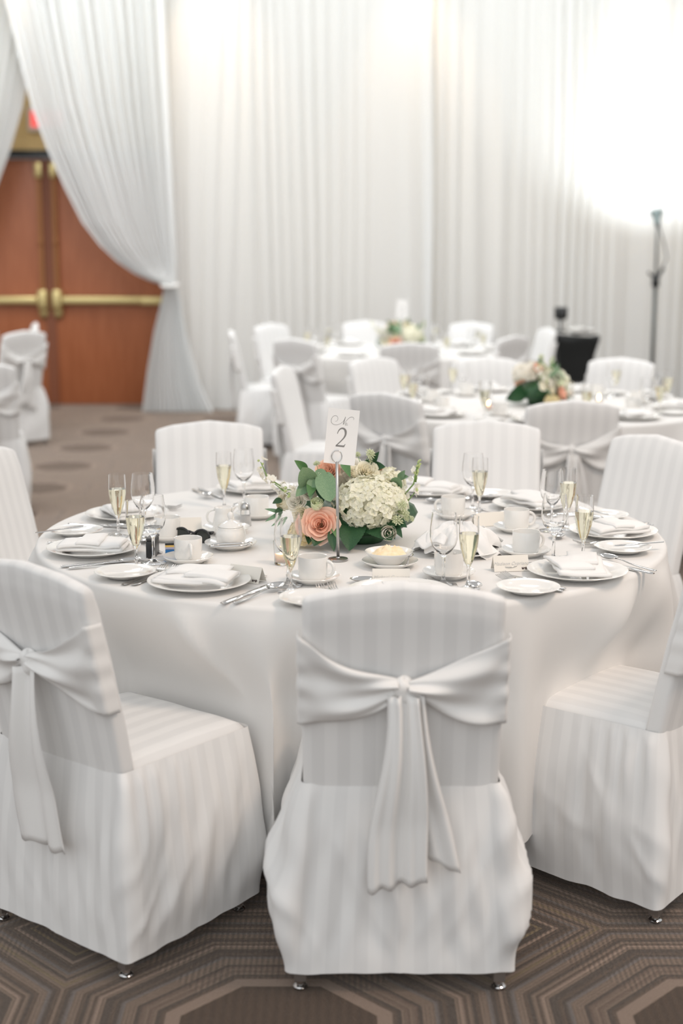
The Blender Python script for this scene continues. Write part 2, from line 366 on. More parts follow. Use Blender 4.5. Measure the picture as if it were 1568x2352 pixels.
# ------------------------------------------------------------------ chairs
def unit_path(n, rc=.07):
    """points and normals of a rounded unit square, arc length even; starts at the middle of the back (y=-1)"""
    seg = 2 - 2 * rc; arc = pi / 2 * rc; L = 4 * (seg + arc); out = []
    for i in range(n):
        s = (i / n) * L; s = (s + seg / 2) % L; k = int(s // (seg + arc)); q = s - k * (seg + arc)
        if q < seg: p = Vector((-1 + rc + q, -1)); nn = Vector((0, -1))
        else:
            a = (q - seg) / arc * pi / 2; c = Vector((1 - rc, -1 + rc)); nn = Vector((sin(a), -cos(a))); p = c + nn * rc
        m = Matrix.Rotation(k * pi / 2, 2); out.append((m @ p, m @ nn))
    return out
def back_y(z):
    t = max(0, (z - .44) / .435); return -.172 - .095 * t ** 1.12
HW = .206
def chair_meshes(seed, tails, sag=1.0, fine=True, belly=.016, soft=.55):
    rnd = random.Random(seed); R = {}
    # back cover
    n = 96 if fine else 48; nv = 30 if fine else 18; V = []; st = []
    for j in range(nv + 4):
        v = min(1, j / (nv - 1)); cap = max(0, j - (nv - 1))
        shr = [1, .86, .5, .15, 0][cap]; up = [0, .006, .011, .0135, .0135][cap]
        for i in range(n):
            a = 2 * pi * i / n; c, s = cos(a), sin(a)
            x = HW * (abs(c) ** .18) * (1 if c >= 0 else -1) * (1 + .008 * sin(v * 5)); q = (abs(s) ** .45) * (1 if s >= 0 else -1)
            ztop = .872 + .032 * (1 - (x / HW) ** 2)
            z = .44 + v * (ztop - .44) + up
            if cap: x *= 1 - .012 * cap
            y = back_y(z) + .027 * q * shr * (1 - .25 * smooth(.9, 1, v))
            y += .0025 * N3(x * 9, z * 9, seed) * (1 if cap < 3 else 0)
            V.append((x, y, z)); st.append(x)
    m = nv + 4; Fc = [(j * n + i, j * n + (i + 1) % n, (j + 1) * n + (i + 1) % n, (j + 1) * n + i) for j in range(m - 1) for i in range(n)]
    Fc.append(tuple(range(n))[::-1])
    R['back_cover'] = mesh('back_cover', (V, Fc), STRIPE, True, st)
    # seat cover
    def seat(u, v):
        x, y = -1 + 2 * u, -1 + 2 * v
        px = .205 * x; py = .016 + .186 * y
        e = max(abs(x), abs(y)); zz = .474 + .012 * (1 - x ** 4) * (1 - y ** 4) - .022 * smooth(.9, 1, e) + .002 * N3(px * 12, py * 12, seed)
        return (px, py, zz)
    g = grid(28, 28, seat); R['seat_cover'] = mesh('seat_cover', g, STRIPE, True, [p[0] for p in g[0]])
    # skirt
    n = 240 if fine else 110; nv = 36 if fine else 16; P = unit_path(n); V = []; st = []
    ph0 = rnd.random() * 9
    gath = [rnd.uniform(.5, 1.3) for _ in range(64)]
    for j in range(nv):
        v = j / (nv - 1)
        for i, (p, nn) in enumerate(P):
            u = i / n
            side = smooth(.8, 1, abs(p.x)); back = smooth(.85, 1, -p.y); 
            tx, ty = p.x * .210, .003 + p.y * .2035
            bx = p.x * (.238 - .010 * p.y); by = -.004 + p.y * .226
            e = v ** .85
            x, y = tx + (bx - tx) * e, ty + (by - ty) * e
            # belly of the gathered cloth, widest at mid height on the sides
            off = side * belly * sin(pi * min(1, v * 1.02)) ** 1.2 * (.7 + .5 * N3(p.y * 2.2, 1, seed)) + .008 * sin(pi * v)
            # pleats springing from the gathers at the seat, strongest near the back corners
            nearb = side * smooth(.35, -.75, p.y) * 1.1 + .06 * side
            pk = sin(u * 2 * pi * 34 + 2.5 * N3(u * 20, seed, 0))
            off += nearb * .010 * (pk * .6 + .4) * smooth(0, .06, v) * exp(-((v - .12) / .22) ** 2)
            # long soft folds
            amp = soft * (.016 + .006 * side) * smooth(.05, .45, v) * (1 - .75 * smooth(.78, 1, v))
            sk = (abs(p.x) - .3) * 1.2
            off += amp * N3(u * 26 + ph0 + v * 1.3 * (1 if p.x > 0 else -1), v * 1.9 + sk, seed) * 1.25
            off += amp * .5 * N3(u * 55 + ph0 - v * 1.7 * (1 if p.x > 0 else -1), v * 2.6, seed + 5)
            cr_ = 1 - abs(N3(u * 15 + ph0 + v * 2.0 * (1 if p.x > 0 else -1), v * 1.5 + sk * 1.4, seed + 11)) * 3.2
            off += soft * (.005 + .009 * side * smooth(.5, -.9, p.y)) * max(0, cr_) ** 1.5 * smooth(.08, .4, v) * (1 - .9 * smooth(.75, 1, v))
            off += .004 * smooth(.6, 1, v) * N3(u * 30, 3, seed)
            z = .464 - v * (.464 - .046) + .006 * smooth(.8, 1, v) * N3(u * 24, 9, seed)
            V.append((x + nn.x * off, y + nn.y * off, z)); st.append(u * 1.72)
    Fc = [(j * n + i, (j + 1) * n + i, (j + 1) * n + (i + 1) % n, j * n + (i + 1) % n) for j in range(nv - 1) for i in range(n)]
    R['skirt'] = mesh('skirt', (V, Fc), STRIPE, True, st)
    # sash: one band from the knot round the back rest and home to the knot
    nu, nvv = (64, 22) if fine else (30, 12)
    KZ = .695
    R['bands'] = []
    for sd in (-1, 1):
        def band(u, v):
            vv = -1 + 2 * v; q = u * 1.22 - .22                    # q<0 runs round the side edge, 0 at the edge, 1 at the knot
            t = max(0, q); sx = seed + (2.3 if sd > 0 else 0)
            h = .082 * (1 - t) ** .9 + .018 + .004 * sin(t * 6 + sx)
            zc = .708 - .012 * t - .022 * sag * sin(pi * t) * (1 if sd < 0 else .7)
            bul = .013 + .022 * smooth(.1, .95, t) * (1 - vv * vv * .75)
            fold = .0105 * sin(vv * 4.2 + sx + 2.8 * t) * smooth(0, .25, t) * (1 - .4 * t) + .0055 * sin(vv * 9 - 5 * t + sx) * (.35 + .65 * t)
            fold += .0022 * sin(vv * 13 + sx) * exp(-(t / .10) ** 2)
            z = zc + vv * h; by = back_y(z)
            if q < 0:
                a = -q / .22; x = sd * (HW + .010 + fold * .5); y = by - .031 + .034 * a
            else:
                x = sd * (HW + .004) * (1 - t) + sd * .010 * t + sd * .004 * exp(-(t / .03) ** 2); y = by - .027 - bul - fold
            return (x, y, z)
        R['bands'].append(mesh('sash_band', solid(grid(nu, nvv, band), .0012), SASH))
    # knot
    def knot(u, v):
        a = 2 * pi * u; b = pi * v
        r = 1 + .16 * sin(3 * a + b * 3 + seed) * sin(b)
        return (.024 * r * sin(b) * cos(a), back_y(KZ) - .044 + .017 * r * sin(b) * sin(a), KZ - .004 + .030 * cos(b) * .9 + .004 * sin(a * 2))
    R['knot'] = mesh('knot', grid(28, 16, knot, True), SASH)
    # tails
    R['tails'] = []
    for (x0, x1, w0, w1, z1, jag, dy, tw, nf) in tails:
        z0 = KZ - .012
        def tail(u, v):
            s = -1 + 2 * u
            wv = w0 + (w1 - w0) * smooth(0, .8, v)
            zz = z0 + (z1 + jag * s - z0) * v + .004 * sin(s * 9) * v
            cx = x0 + (x1 - x0) * v ** 1.1 + .006 * sin(v * 5 + tw)
            fo = .011 * sin(s * nf + tw + v * .8) * (1 - .35 * v) + .006 * sin(s * nf * 2.1 + tw * 2)
            yb = back_y(KZ) - .052 - .012 * sin(pi * min(1, v * 1.5)) + dy + .05 * v * v * .3
            return (cx + s * wv * .5, yb + fo, zz)
        R['tails'].append(mesh('tail', solid(grid(26 if fine else 12, 26 if fine else 12, tail), .001), SASH))
    return R
def leg_mesh():
    return mesh('leg', box(-.0125, .0125, -.0125, .0125, .022, .2), LEGM, False)
LEG = leg_mesh()
GLIDE = mesh('glide', lathe([(0, 0), (.011, 0), (.0155, .003), (.016, .007), (.012, .011), (.0085, .012), (.0085, .017), (.0125, .018), (.0125, .0225), (0, .023)], 16), CHROME, True, None, 35)
def chair(kit, label, loc, face, group='covered banquet chairs'):
    """face: world angle (degrees) the sitter looks"""
    t = thing('banquet_chair', label, 'chair', (loc[0], loc[1], 0), radians(face - 90), group)
    ob('back_cover', kit['back_cover'], t); ob('seat_cover', kit['seat_cover'], t); ob('skirt', kit['skirt'], t)
    s = ob('sash_knot', kit['knot'], t)
    for m in kit['bands']: ob('sash_band', m, s)
    for m in kit['tails']: ob('sash_tail', m, s)
    for (x, y) in ((-.214, -.207), (.214, -.207), (-.190, .180), (.190, .180)):
        l = ob('leg', LEG, t, (x, y, 0)); ob('glide', GLIDE, l)
    return t
TA = [(-.004, -.004, .065, .125, .262, .012, -.010, 0.4, 5.0), (.012, .062, .055, .115, .315, -.03, .006, 2.2, 3.6)]
TB = [(.0, .026, .075, .150, .272, .0, -.006, 1.1, 3.2)]
KFC = chair_meshes(3, TA, 1.0, True, .030, 1.0); KFL = chair_meshes(11, TB); KFR = chair_meshes(23, TB)
KG = chair_meshes(31, [(0, -.03, .05, .10, .33, .02, 0, .4, 5), (.01, .05, .05, .10, .30, -.02, .006, 2, 4)], 1, False)
KH = chair_meshes(47, [(0, -.02, .05, .10, .28, .02, 0, 1.4, 5), (.01, .06, .05, .10, .33, -.02, .006, 0, 4)], 1.4, False)
T1 = (.027, 4.06); TR = .90; TZ = .755
def from_top(cx, cy, face): # chair origin from the middle of its back-rest top
    return (cx + .27 * cos(radians(face)), cy + .27 * sin(radians(face)))
CH1 = [(KFC, 'nearest white-covered chair with sash tails hanging, its back to the camera', (.125, 3.035), 90),
       (KFL, 'near left chair with striped cover and one broad sash tail, turned right', (-.508, 3.172), 51),
       (KFR, 'near right chair cut by the right edge, striped seat under the tablecloth', (.722, 3.43), 140),
       (KG, 'plain white chair back facing camera, far side left of the flowers', from_top(-.505, 5.39, -82), -82),
       (KH, 'plain white chair back facing camera, far side right of the flowers', from_top(.556, 5.406, -97), -97),
       (KG, 'white chair at right edge behind the right place settings', from_top(1.11, 4.985, 214), 214),
       (KH, 'white chair cut by the left edge behind the near left chair', from_top(-1.19, 4.66, -15), -15)]
CHOBJ = [chair(k, l, o, f) for k, l, o, f in CH1]
T2 = (1.0, 7.36); T3 = (.43, 11.2)
BG = [
    (KG, 'blurred chair with sash just right of the number card, back to the camera', (.197, 6.45), 50),
    (KH, 'grey shaded chair with sash seen from behind at the second table', (1.0, 6.13), 92),
    (KG, 'blurred chair across the second table, straight above the number card', (.187, 8.50), -45),
    (KH, 'blurred chair across the second table, left of its flowers', (.86, 8.52), -82),
    (KG, 'blurred chair across the second table, in front of the lamp stand', (1.66, 8.45), -122),
    (KH, 'blurred chair in side view left of the number card', (-.33, 7.88), -12),
    (KG, 'blurred chair at far left of the third table facing camera', (-.60, 12.15), -40),
    (KH, 'blurred chair with bow, back to the camera, near left of third table', (-.335, 10.2), 50),
    (KG, 'small blurred chair behind the third table, left of its flowers', (.21, 12.58), -80),
    (KH, 'small blurred chair behind the third table, right of its flowers', (1.125, 12.36), -118),
    (KG, 'grey blurred chair back in front of the third table', (.466, 9.78), 90),
    (KH, 'blurred chair at the right side of third table, turned left', (1.26, 10.5), 140),
    (KG, 'bright white chair beside the black covered stand', (1.66, 11.55), 190),
    (KH, 'small blurred chair in side view at left end of third table', (-.86, 11.2), 5),
    (KG, 'covered chair at left before the wooden doors, nearer of the pair', (-2.46, 11.1), 140),
    (KH, 'covered chair at left before the wooden doors, farther of the pair', (-2.62, 12.25), 195),
    (KG, 'sliver of a white chair at the left frame edge by the doors', (-3.29, 12.9), 250),
    (KH, 'blurred chair with peach-tinted sash cut by the left edge', (-2.06, 8.1), 100)]
BG = [(k, l, from_top(c[0], c[1], f), f) for k, l, c, f in BG]
for k, l, o, f in BG: chair(k, l, o, f, 'blurred covered chairs in the background')

# ------------------------------------------------------------------ tables
def table(center, label_t, label_c, chairs, seed, fine=True):
    cx, cy = center; rnd = random.Random(seed)
    t = thing('round_table', label_t, 'table', (cx, cy, 0), 0, 'round banquet tables')
    ob('table_top', mesh('table_top', lathe([(0, .715), (TR - .03, .715), (TR - .016, .722), (TR - .016, .743), (TR - .03, .7505), (0, .7505)], 64), WOOD), t)
    for k in range(4):
        a = k * pi / 2 + .4; ob('leg', mesh('table_leg', tube([(.45 * cos(a), .45 * sin(a), 0), (.40 * cos(a), .40 * sin(a), .715)], .016, 10), DULLST), t)
    na = 420 if fine else 180
    fl = [(2 * pi * (k + rnd.uniform(-.3, .3)) / 15, rnd.uniform(.06, .13), rnd.uniform(.06, .11), rnd.uniform(-.25, .25)) for k in range(15)]
    if fine: fl += [(radians(a), am, sg, sk) for a, am, sg, sk in ((243, .10, .034, .24), (254, .03, .06, .1), (222, .07, .06, -.1), (321, .09, .05, -.22), (335, .08, .06, -.2))]
    rows = []
    for r in (.02, .2, .4, .6, .75, .85, .885): rows.append(('t', r))
    for i in range(6): rows.append(('c', i / 5))
    nd = 40 if fine else 16
    for i in range(1, nd + 1): rows.append(('d', i / nd))
    chs = [(Vector(o), radians(f), .12 if k is KFR else .243) for k, _, o, f in chairs]
    V = []; HEM = .14
    for kind, q in rows:
        for i in range(na):
            th = 2 * pi * i / na
            if kind == 't': r = q; z = TZ
            elif kind == 'c': a = q * pi / 2; r = TR - .014 + .014 * sin(a); z = TZ - .014 + .014 * cos(a)
            else:
                z = TZ - .014 - q * (TZ - .014 - HEM); dr = q
                b = 0
                for (a0, am, sg, sk) in fl:
                    dd = (th - a0 - sk * q + pi) % (2 * pi) - pi
                    b += am * exp(-(dd / (sg * (1.15 - .3 * q))) ** 2)
                r = TR + (.015 + b) * (min(dr, .42) / .42) ** .85 * (.75 + .25 * dr) + .006 * N3(th * 9, z * 2, seed) * dr
            x, y = cx + r * cos(th), cy + r * sin(th)
            if kind == 'd':
                for o, f, lim in chs:
                    fx, fy = cos(f), sin(f); rx, ry = sin(f), -cos(f)
                    ly = (x - o.x) * fx + (y - o.y) * fy; lx = (x - o.x) * rx + (y - o.y) * ry
                    wgt = (1 - smooth(.235, .36, abs(lx))) * (1 - smooth(.49, .745, z))
                    if ly < lim and wgt > 0:
                        p = (lim - ly) * wgt; x += fx * p; y += fy * p
            V.append((x - cx, y - cy, z))
    nr = len(rows)
    Fc = [(j * na + i, j * na + (i + 1) % na, (j + 1) * na + (i + 1) % na, (j + 1) * na + i) for j in range(nr - 1) for i in range(na)]
    Fc.append(tuple(range(na)))
    o = tag(ob('tablecloth', mesh('tablecloth', (V, [tuple(reversed(f)) for f in Fc[:-1]] + [Fc[-1]]), CLOTH), None, (cx, cy, 0)), label_c, 'tablecloth', 'floor-length white tablecloths')
table(T1, 'round banquet table under the nearest white cloth', 'white tablecloth on the nearest table, falling in soft folds', CH1, 5)
table(T2, 'round banquet table of the blurred second setting at right', 'blurred white tablecloth on the second table at right', BG[:6], 8, False)
table(T3, 'round banquet table of the farthest blurred setting', 'blurred white tablecloth on the farthest table before the drapes', BG[6:14], 9, False)

# ------------------------------------------------------------------ tableware meshes
def plate_prof(R, h, well):
    f = R * .58
    return [(0, .0035), (f - .006, .0035), (f - .004, 0), (f, 0), (f + .003, .004), (well + .008, .007), (R - .004, h - .0035), (R, h - .001), (R - .0008, h), (R - .003, h), (well + .006, .0105), (well, .0065), (0, .006)]
PLATE = mesh('dinner_plate', lathe(plate_prof(.127, .019, .082), 64), CHINA, True, None, 50)
BREAD = mesh('bread_plate', lathe(plate_prof(.077, .014, .050), 56), CHINA, True, None, 50)
SAUCER = mesh('saucer', lathe([(0, .003), (.034, .003), (.036, 0), (.040, 0), (.043, .004), (.063, .0125), (.067, .017), (.0662, .0182), (.062, .0155), (.045, .008), (.038, .0065), (.030, .0055), (0, .0055)], 56), CHINA, True, None, 50)
CUP = mesh('cup_body', lathe([(0, .004), (.026, .004), (.027, 0), (.030, 0), (.033, .003), (.0355, .010), (.0367, .022), (.0370, .058), (.0364, .0595), (.0348, .0588), (.0342, .020), (.032, .010), (.026, .0065), (0, .006)], 48), CHINA, True, None, 50)
def handle(r=.0185, x0=.036, z0=.030, th=.0042, sz=1.0, wd=1.0):
    pts = [(x0 - .002 + r * 1.15 * sin(pi * i / 16) ** .8, 0, z0 + r * sz * cos(pi * i / 16)) for i in range(17)]
    V, Fc = tube(pts, th, 10); return [(v[0], v[1] * wd, v[2]) for v in V], Fc
CUPH = mesh('cup_handle', handle(), CHINA)
def wine_prof():
    out = [(0, 0), (.033, 0), (.0338, .0012), (.030, .0025), (.014, .0055), (.006, .011), (.0042, .02), (.0038, .045), (.0042, .066), (.008, .0745), (.020, .086), (.0295, .100), (.0338, .116), (.0345, .128), (.0335, .146), (.0310, .166), (.0292, .1795)]
    inn = [(.0284, .1795), (.0302, .166), (.0327, .146), (.0337, .128), (.0330, .116), (.0285, .1005), (.019, .0875), (.006, .0785), (0, .0775)]
    return out + inn
WINE = mesh('wine_bowl', lathe(wine_prof(), 48), GLASS, True, None, 60)
WINEW = mesh('wine_water', lathe([(0, .0774), (.0063, .0786), (.0193, .0877), (.0255, .0955), (0, .0955)], 40), WATER, True, None, 50)
def flute_prof():
    out = [(0, 0), (.029, 0), (.0298, .0012), (.026, .0025), (.012, .0055), (.0055, .012), (.0038, .022), (.0036, .046), (.0045, .056), (.0085, .064), (.015, .082), (.0205, .102), (.0238, .124), (.0245, .145), (.0240, .165), (.0234, .1795)]
    inn = [(.0226, .1795), (.0232, .165), (.0237, .145), (.0230, .124), (.0197, .102), (.0142, .083), (.0075, .067), (0, .062)]
    return out + inn
FLUTE = mesh('flute_bowl', lathe(flute_prof(), 44), GLASS, True, None, 60)
FLUTEC = mesh('flute_champagne', lathe([(0, .0616), (.0078, .0668), (.0145, .0828), (.0200, .102), (.0233, .124), (.0239, .138), (0, .138)], 40), CHAMP, True, None, 50)
# cutlery (along +y, handle end at y=0)
def blade(prof, bow, th):
    """prof: list of (y, half width); bow(y)->z"""
    V = []; 
    for y, hw in prof:
        z = bow(y)
        V += [(-hw, y, z), (-hw * .55, y, z + th), (hw * .55, y, z + th), (hw, y, z), (hw * .55, y, z - th * .2), (-hw * .55, y, z - th * .2)]
    m = len(prof); Fc = [(j * 6 + k, j * 6 + (k + 1) % 6, (j + 1) * 6 + (k + 1) % 6, (j + 1) * 6 + k) for j in range(m - 1) for k in range(6)]
    Fc += [tuple(range(6))[::-1], tuple((m - 1) * 6 + k for k in range(6))]
    return V, Fc
HND = [(0, .004), (.004, .0075), (.012, .0088), (.03, .0078), (.06, .0052), (.09, .0036), (.11, .0032)]
def bowf(y): return .003 + .006 * smooth(.07, .12, y) - .006 * smooth(.13, .165, y) + .010 * smooth(.165, .20, y)
def fork_mesh():
    parts = [blade(HND + [(.122, .004), (.132, .0095), (.142, .0115), (.150, .0118)], bowf, .0016)]
    for k in range(4):
        x = -.0093 + k * .0062
        parts.append(([(x + a, y, bowf(y) + c) for y, hw in ((.148, .0019), (.175, .0015), (.196, .0008)) for a, c in ((-hw, 0), (hw, 0), (hw, .0015), (-hw, .0015))],
                      [(j * 4 + i, j * 4 + (i + 1) % 4, j * 4 + 4 + (i + 1) % 4, j * 4 + 4 + i) for j in range(2) for i in range(4)] + [(8, 9, 10, 11)]))
    return mesh('fork', join(*parts), STEEL, True, None, 40)
FORK = fork_mesh()
KNIFE = mesh('knife', blade([(0, .004), (.004, .008), (.012, .0092), (.04, .0078), (.085, .006), (.105, .0055), (.112, .0075), (.15, .0098), (.20, .0095), (.222, .006), (.231, .001)], lambda y: .0025, .0026), STEEL, True, None, 35)
BKNIFE = mesh('butter_knife', blade([(0, .003), (.004, .0065), (.03, .006), (.075, .0042), (.085, .006), (.12, .0085), (.148, .006), (.156, .001)], lambda y: .0025, .0022), STEEL, True, None, 35)
def spoon_mesh():
    h = blade(HND + [(.125, .0034), (.136, .0045)], bowf, .0016)
    def bowl(u, v):
        a = 2 * pi * u; r = v; yy = .163 + .0305 * r * cos(a); xx = .0205 * r * sin(a) * (1 - .12 * cos(a))
        return (xx, yy, bowf(.150) + .004 - .0085 * (1 - r * r) + .0015)
    return mesh('spoon', join(h, solid(grid(28, 8, bowl, True), .0013)), STEEL)
SPOON = spoon_mesh()
# napkins
def napkin_mesh(style, seed):
    parts = []; rnd = random.Random(seed)
    def layer(x0, x1, y0, y1, z, th, wave, skew=0, droop=.0025):
        def f(u, v):
            x = x0 + (x1 - x0) * u; y = y0 + (y1 - y0) * v + skew * (u - .5)
            e = max(abs(2 * u - 1), abs(2 * v - 1)); 
            return (x, y, z + wave * N3(x * 16, y * 16, seed + z * 50) - droop * smooth(.75, 1, e))
        return solid(grid(22, 16, f), th)
    if style == 0:      # pocket fold with a band across
        parts.append(layer(-.088, .088, -.060, .055, .010, .006, .004))
        parts.append(layer(-.086, .084, -.062, .045, .017, .006, .005, .006))
        parts.append(layer(-.035, .030, -.064, .050, .0235, .004, .003, .0, .004))
    elif style == 1:    # loose flat fold, upper leaf turned over
        parts.append(layer(-.098, .085, -.068, .062, .010, .005, .005))
        parts.append(layer(-.095, .095, -.066, .040, .016, .005, .006, -.02))
        parts.append(layer(-.020, .100, -.058, .020, .023, .006, .004, -.018))
        parts.append(layer(-.075, .062, -.020, .066, .0215, .004, .006, .022))
    else:
        parts.append(layer(-.09, .09, -.055, .055, .010, .006, .004, .01))
        parts.append(layer(-.085, .09, -.058, .03, .017, .007, .005, -.012))
        parts.append(layer(.01, .092, -.060, .028, .025, .006, .003, -.012))
    V, Fc = join(*parts); return mesh('napkin', ([(v[0], v[1], v[2] * 1.45) for v in V], Fc), NAPK, True)
NAP = [napkin_mesh(i, 3 + i) for i in range(3)]
# name card
def text_mesh(s, size, m, shear=0, name='lettering'):
    c = bpy.data.curves.new(name, 'FONT'); c.body = s; c.size = size; c.align_x = 'CENTER'; c.align_y = 'CENTER'; c.shear = shear; c.extrude = .00015; c.resolution_u = 3
    o = bpy.data.objects.new('tmp', c); COL.objects.link(o); dg = bpy.context.evaluated_depsgraph_get(); dg.update()
    me = bpy.data.meshes.new_from_object(o.evaluated_get(dg)); me.name = name; bpy.data.objects.remove(o); me.materials.clear(); me.materials.append(m)
    return me
def tent():
    w_, h_, d_ = .046, .038, .020
    V = [(-w_, -d_, 0), (w_, -d_, 0), (w_, 0, h_), (-w_, 0, h_), (w_, d_, 0), (-w_, d_, 0)]
    return mesh('name_card', solid((V, [(0, 1, 2, 3), (3, 2, 4, 5)]), .0005), CARD2, False)
TENT = tent()
NAMES = {}
def motif():
    dots = []
    for cx_, pts in ((0, [(-.0022, .0012), (.0022, .0012), (0, -.0012), (-.0018, -.0012)]), (.0075, [(0, .002), (-.0021, 0), (.0021, 0), (0, -.0022)])):
        for x, y in pts:
            V, Fc = lathe([(0, 0), (.0017, 0), (.0017, .0003), (0, .0003)], 8); dots.append(([(v[0] + cx_ + x, v[1] + y, v[2]) for v in V], Fc))
    return mesh('motif', join(*dots), INKD, False)
MOTIF = motif()
def ribbon(pts, widths, z=0, th=.0003):
    P = [Vector(p) for p in pts]; V = []; Fc = []
    for i, p in enumerate(P):
        d = (P[min(i + 1, len(P) - 1)] - P[max(i - 1, 0)]).normalized(); n = Vector((-d.y, d.x)); wv = widths[i] / 2
        V += [(p.x + n.x * wv, p.y + n.y * wv, z), (p.x - n.x * wv, p.y - n.y * wv, z)]
    Fc = [(2 * i, 2 * i + 1, 2 * i + 3, 2 * i + 2) for i in range(len(P) - 1)]
    return V, Fc
def bez(pts, n=14):
    """chain of cubic segments: p0 c c p1 c c p2 ..."""
    out = []
    for k in range(0, len(pts) - 1, 3):
        a, b, c, d = [Vector(p) for p in pts[k:k + 4]]
        for i in range(n + (1 if k + 4 >= len(pts) else 0)):
            t = i / n; out.append(a * (1 - t) ** 3 + b * 3 * t * (1 - t) ** 2 + c * 3 * t * t * (1 - t) + d * t ** 3)
    return out
def name_card(loc, rz, text, label):
    o = thing('name_card', label, 'name card', loc, rz, 'folded name cards')
    ob('card', TENT, o)
    tilt = atan2(.038, .020)
    if text:
        if text not in NAMES: NAMES[text] = text_mesh(text, .0125, INKP, .35)
        ob('lettering', NAMES[text], o, (0, -.0113, .0190), (tilt, 0, 0))
    ob('motif', MOTIF, o, (.030, -.0172, .0068), (tilt, 0, 0))
    return o

Z1 = TZ + .0012
def cutlery(me, name, label, p, ang, grp, z=Z1, tilt=0):
    """p: middle of the piece; ang: world angle its tip points"""
    L = {'fork': .196, 'knife': .231, 'spoon': .193, 'butter_knife': .156}[name]
    o = tag(ob(name, me, None, (p[0] - cos(ang) * L / 2, p[1] - sin(ang) * L / 2, z), (tilt, 0, ang - pi / 2)), label, name.replace('_', ' '), grp)
    return o
SET = {
 'near left':   dict(a=242, p=(-.348, 3.387), b=(-.543, 3.481), c=(-.071, 3.433), w=(-.130, 3.392), f=(-.122, 3.322), n=(-.236, 3.445), st=1, name='', nr=-28, ch=-20),
 'left edge':   dict(a=205, p=(-.672, 3.775), b=(-.761, 4.007), c=(-.403, 3.656), w=(-.493, 3.646), f=(-.527, 3.569), n=None, st=0, ch=-75),
 'far left':    dict(a=166, p=(-.655, 4.274), b=None, c=(-.492, 3.945), w=(-.568, 4.007), f=(-.638, 3.988), n=(-.455, 4.075), st=2, name='', nr=190, ch=-140),
 'back left':   dict(a=118, p=(-.296, 4.746), b=None, c=(-.258, 4.274), w=(-.313, 4.498), f=(-.370, 4.421), n=None, st=0, ch=180),
 'back right':  dict(a=66, p=(.300, 4.695), b=(.497, 4.619), c=None, w=None, f=None, n=None, st=2, ch=0),
 'far right':   dict(a=31, p=(.605, 4.436), b=(.795, 4.246), c=(.341, 4.274), w=(.412, 4.399), f=(.424, 4.303), n=(.441, 4.160), st=1, name='', nr=-160, ch=175),
 'right edge':  dict(a=353, p=(.780, 4.007), b=(.765, 3.776), c=(.509, 4.064), w=(.611, 4.071), f=(.662, 4.097), n=None, st=0, ch=10),
 'near right':  dict(a=313, p=(.595, 3.500), b=(.448, 3.320), c=(.496, 3.742), w=(.559, 3.667), f=(.633, 3.646), n=(.433, 3.565), st=1, name='Madison Cypriano', nr=8, ch=25),
 'nearest middle': dict(a=278, p=(.138, 3.275), b=(-.070, 3.214), c=(.269, 3.481), w=(.250, 3.401), f=(.307, 3.356), n=(.122, 3.412), st=0, name='Michael Cypriano', nr=0, ch=60)}
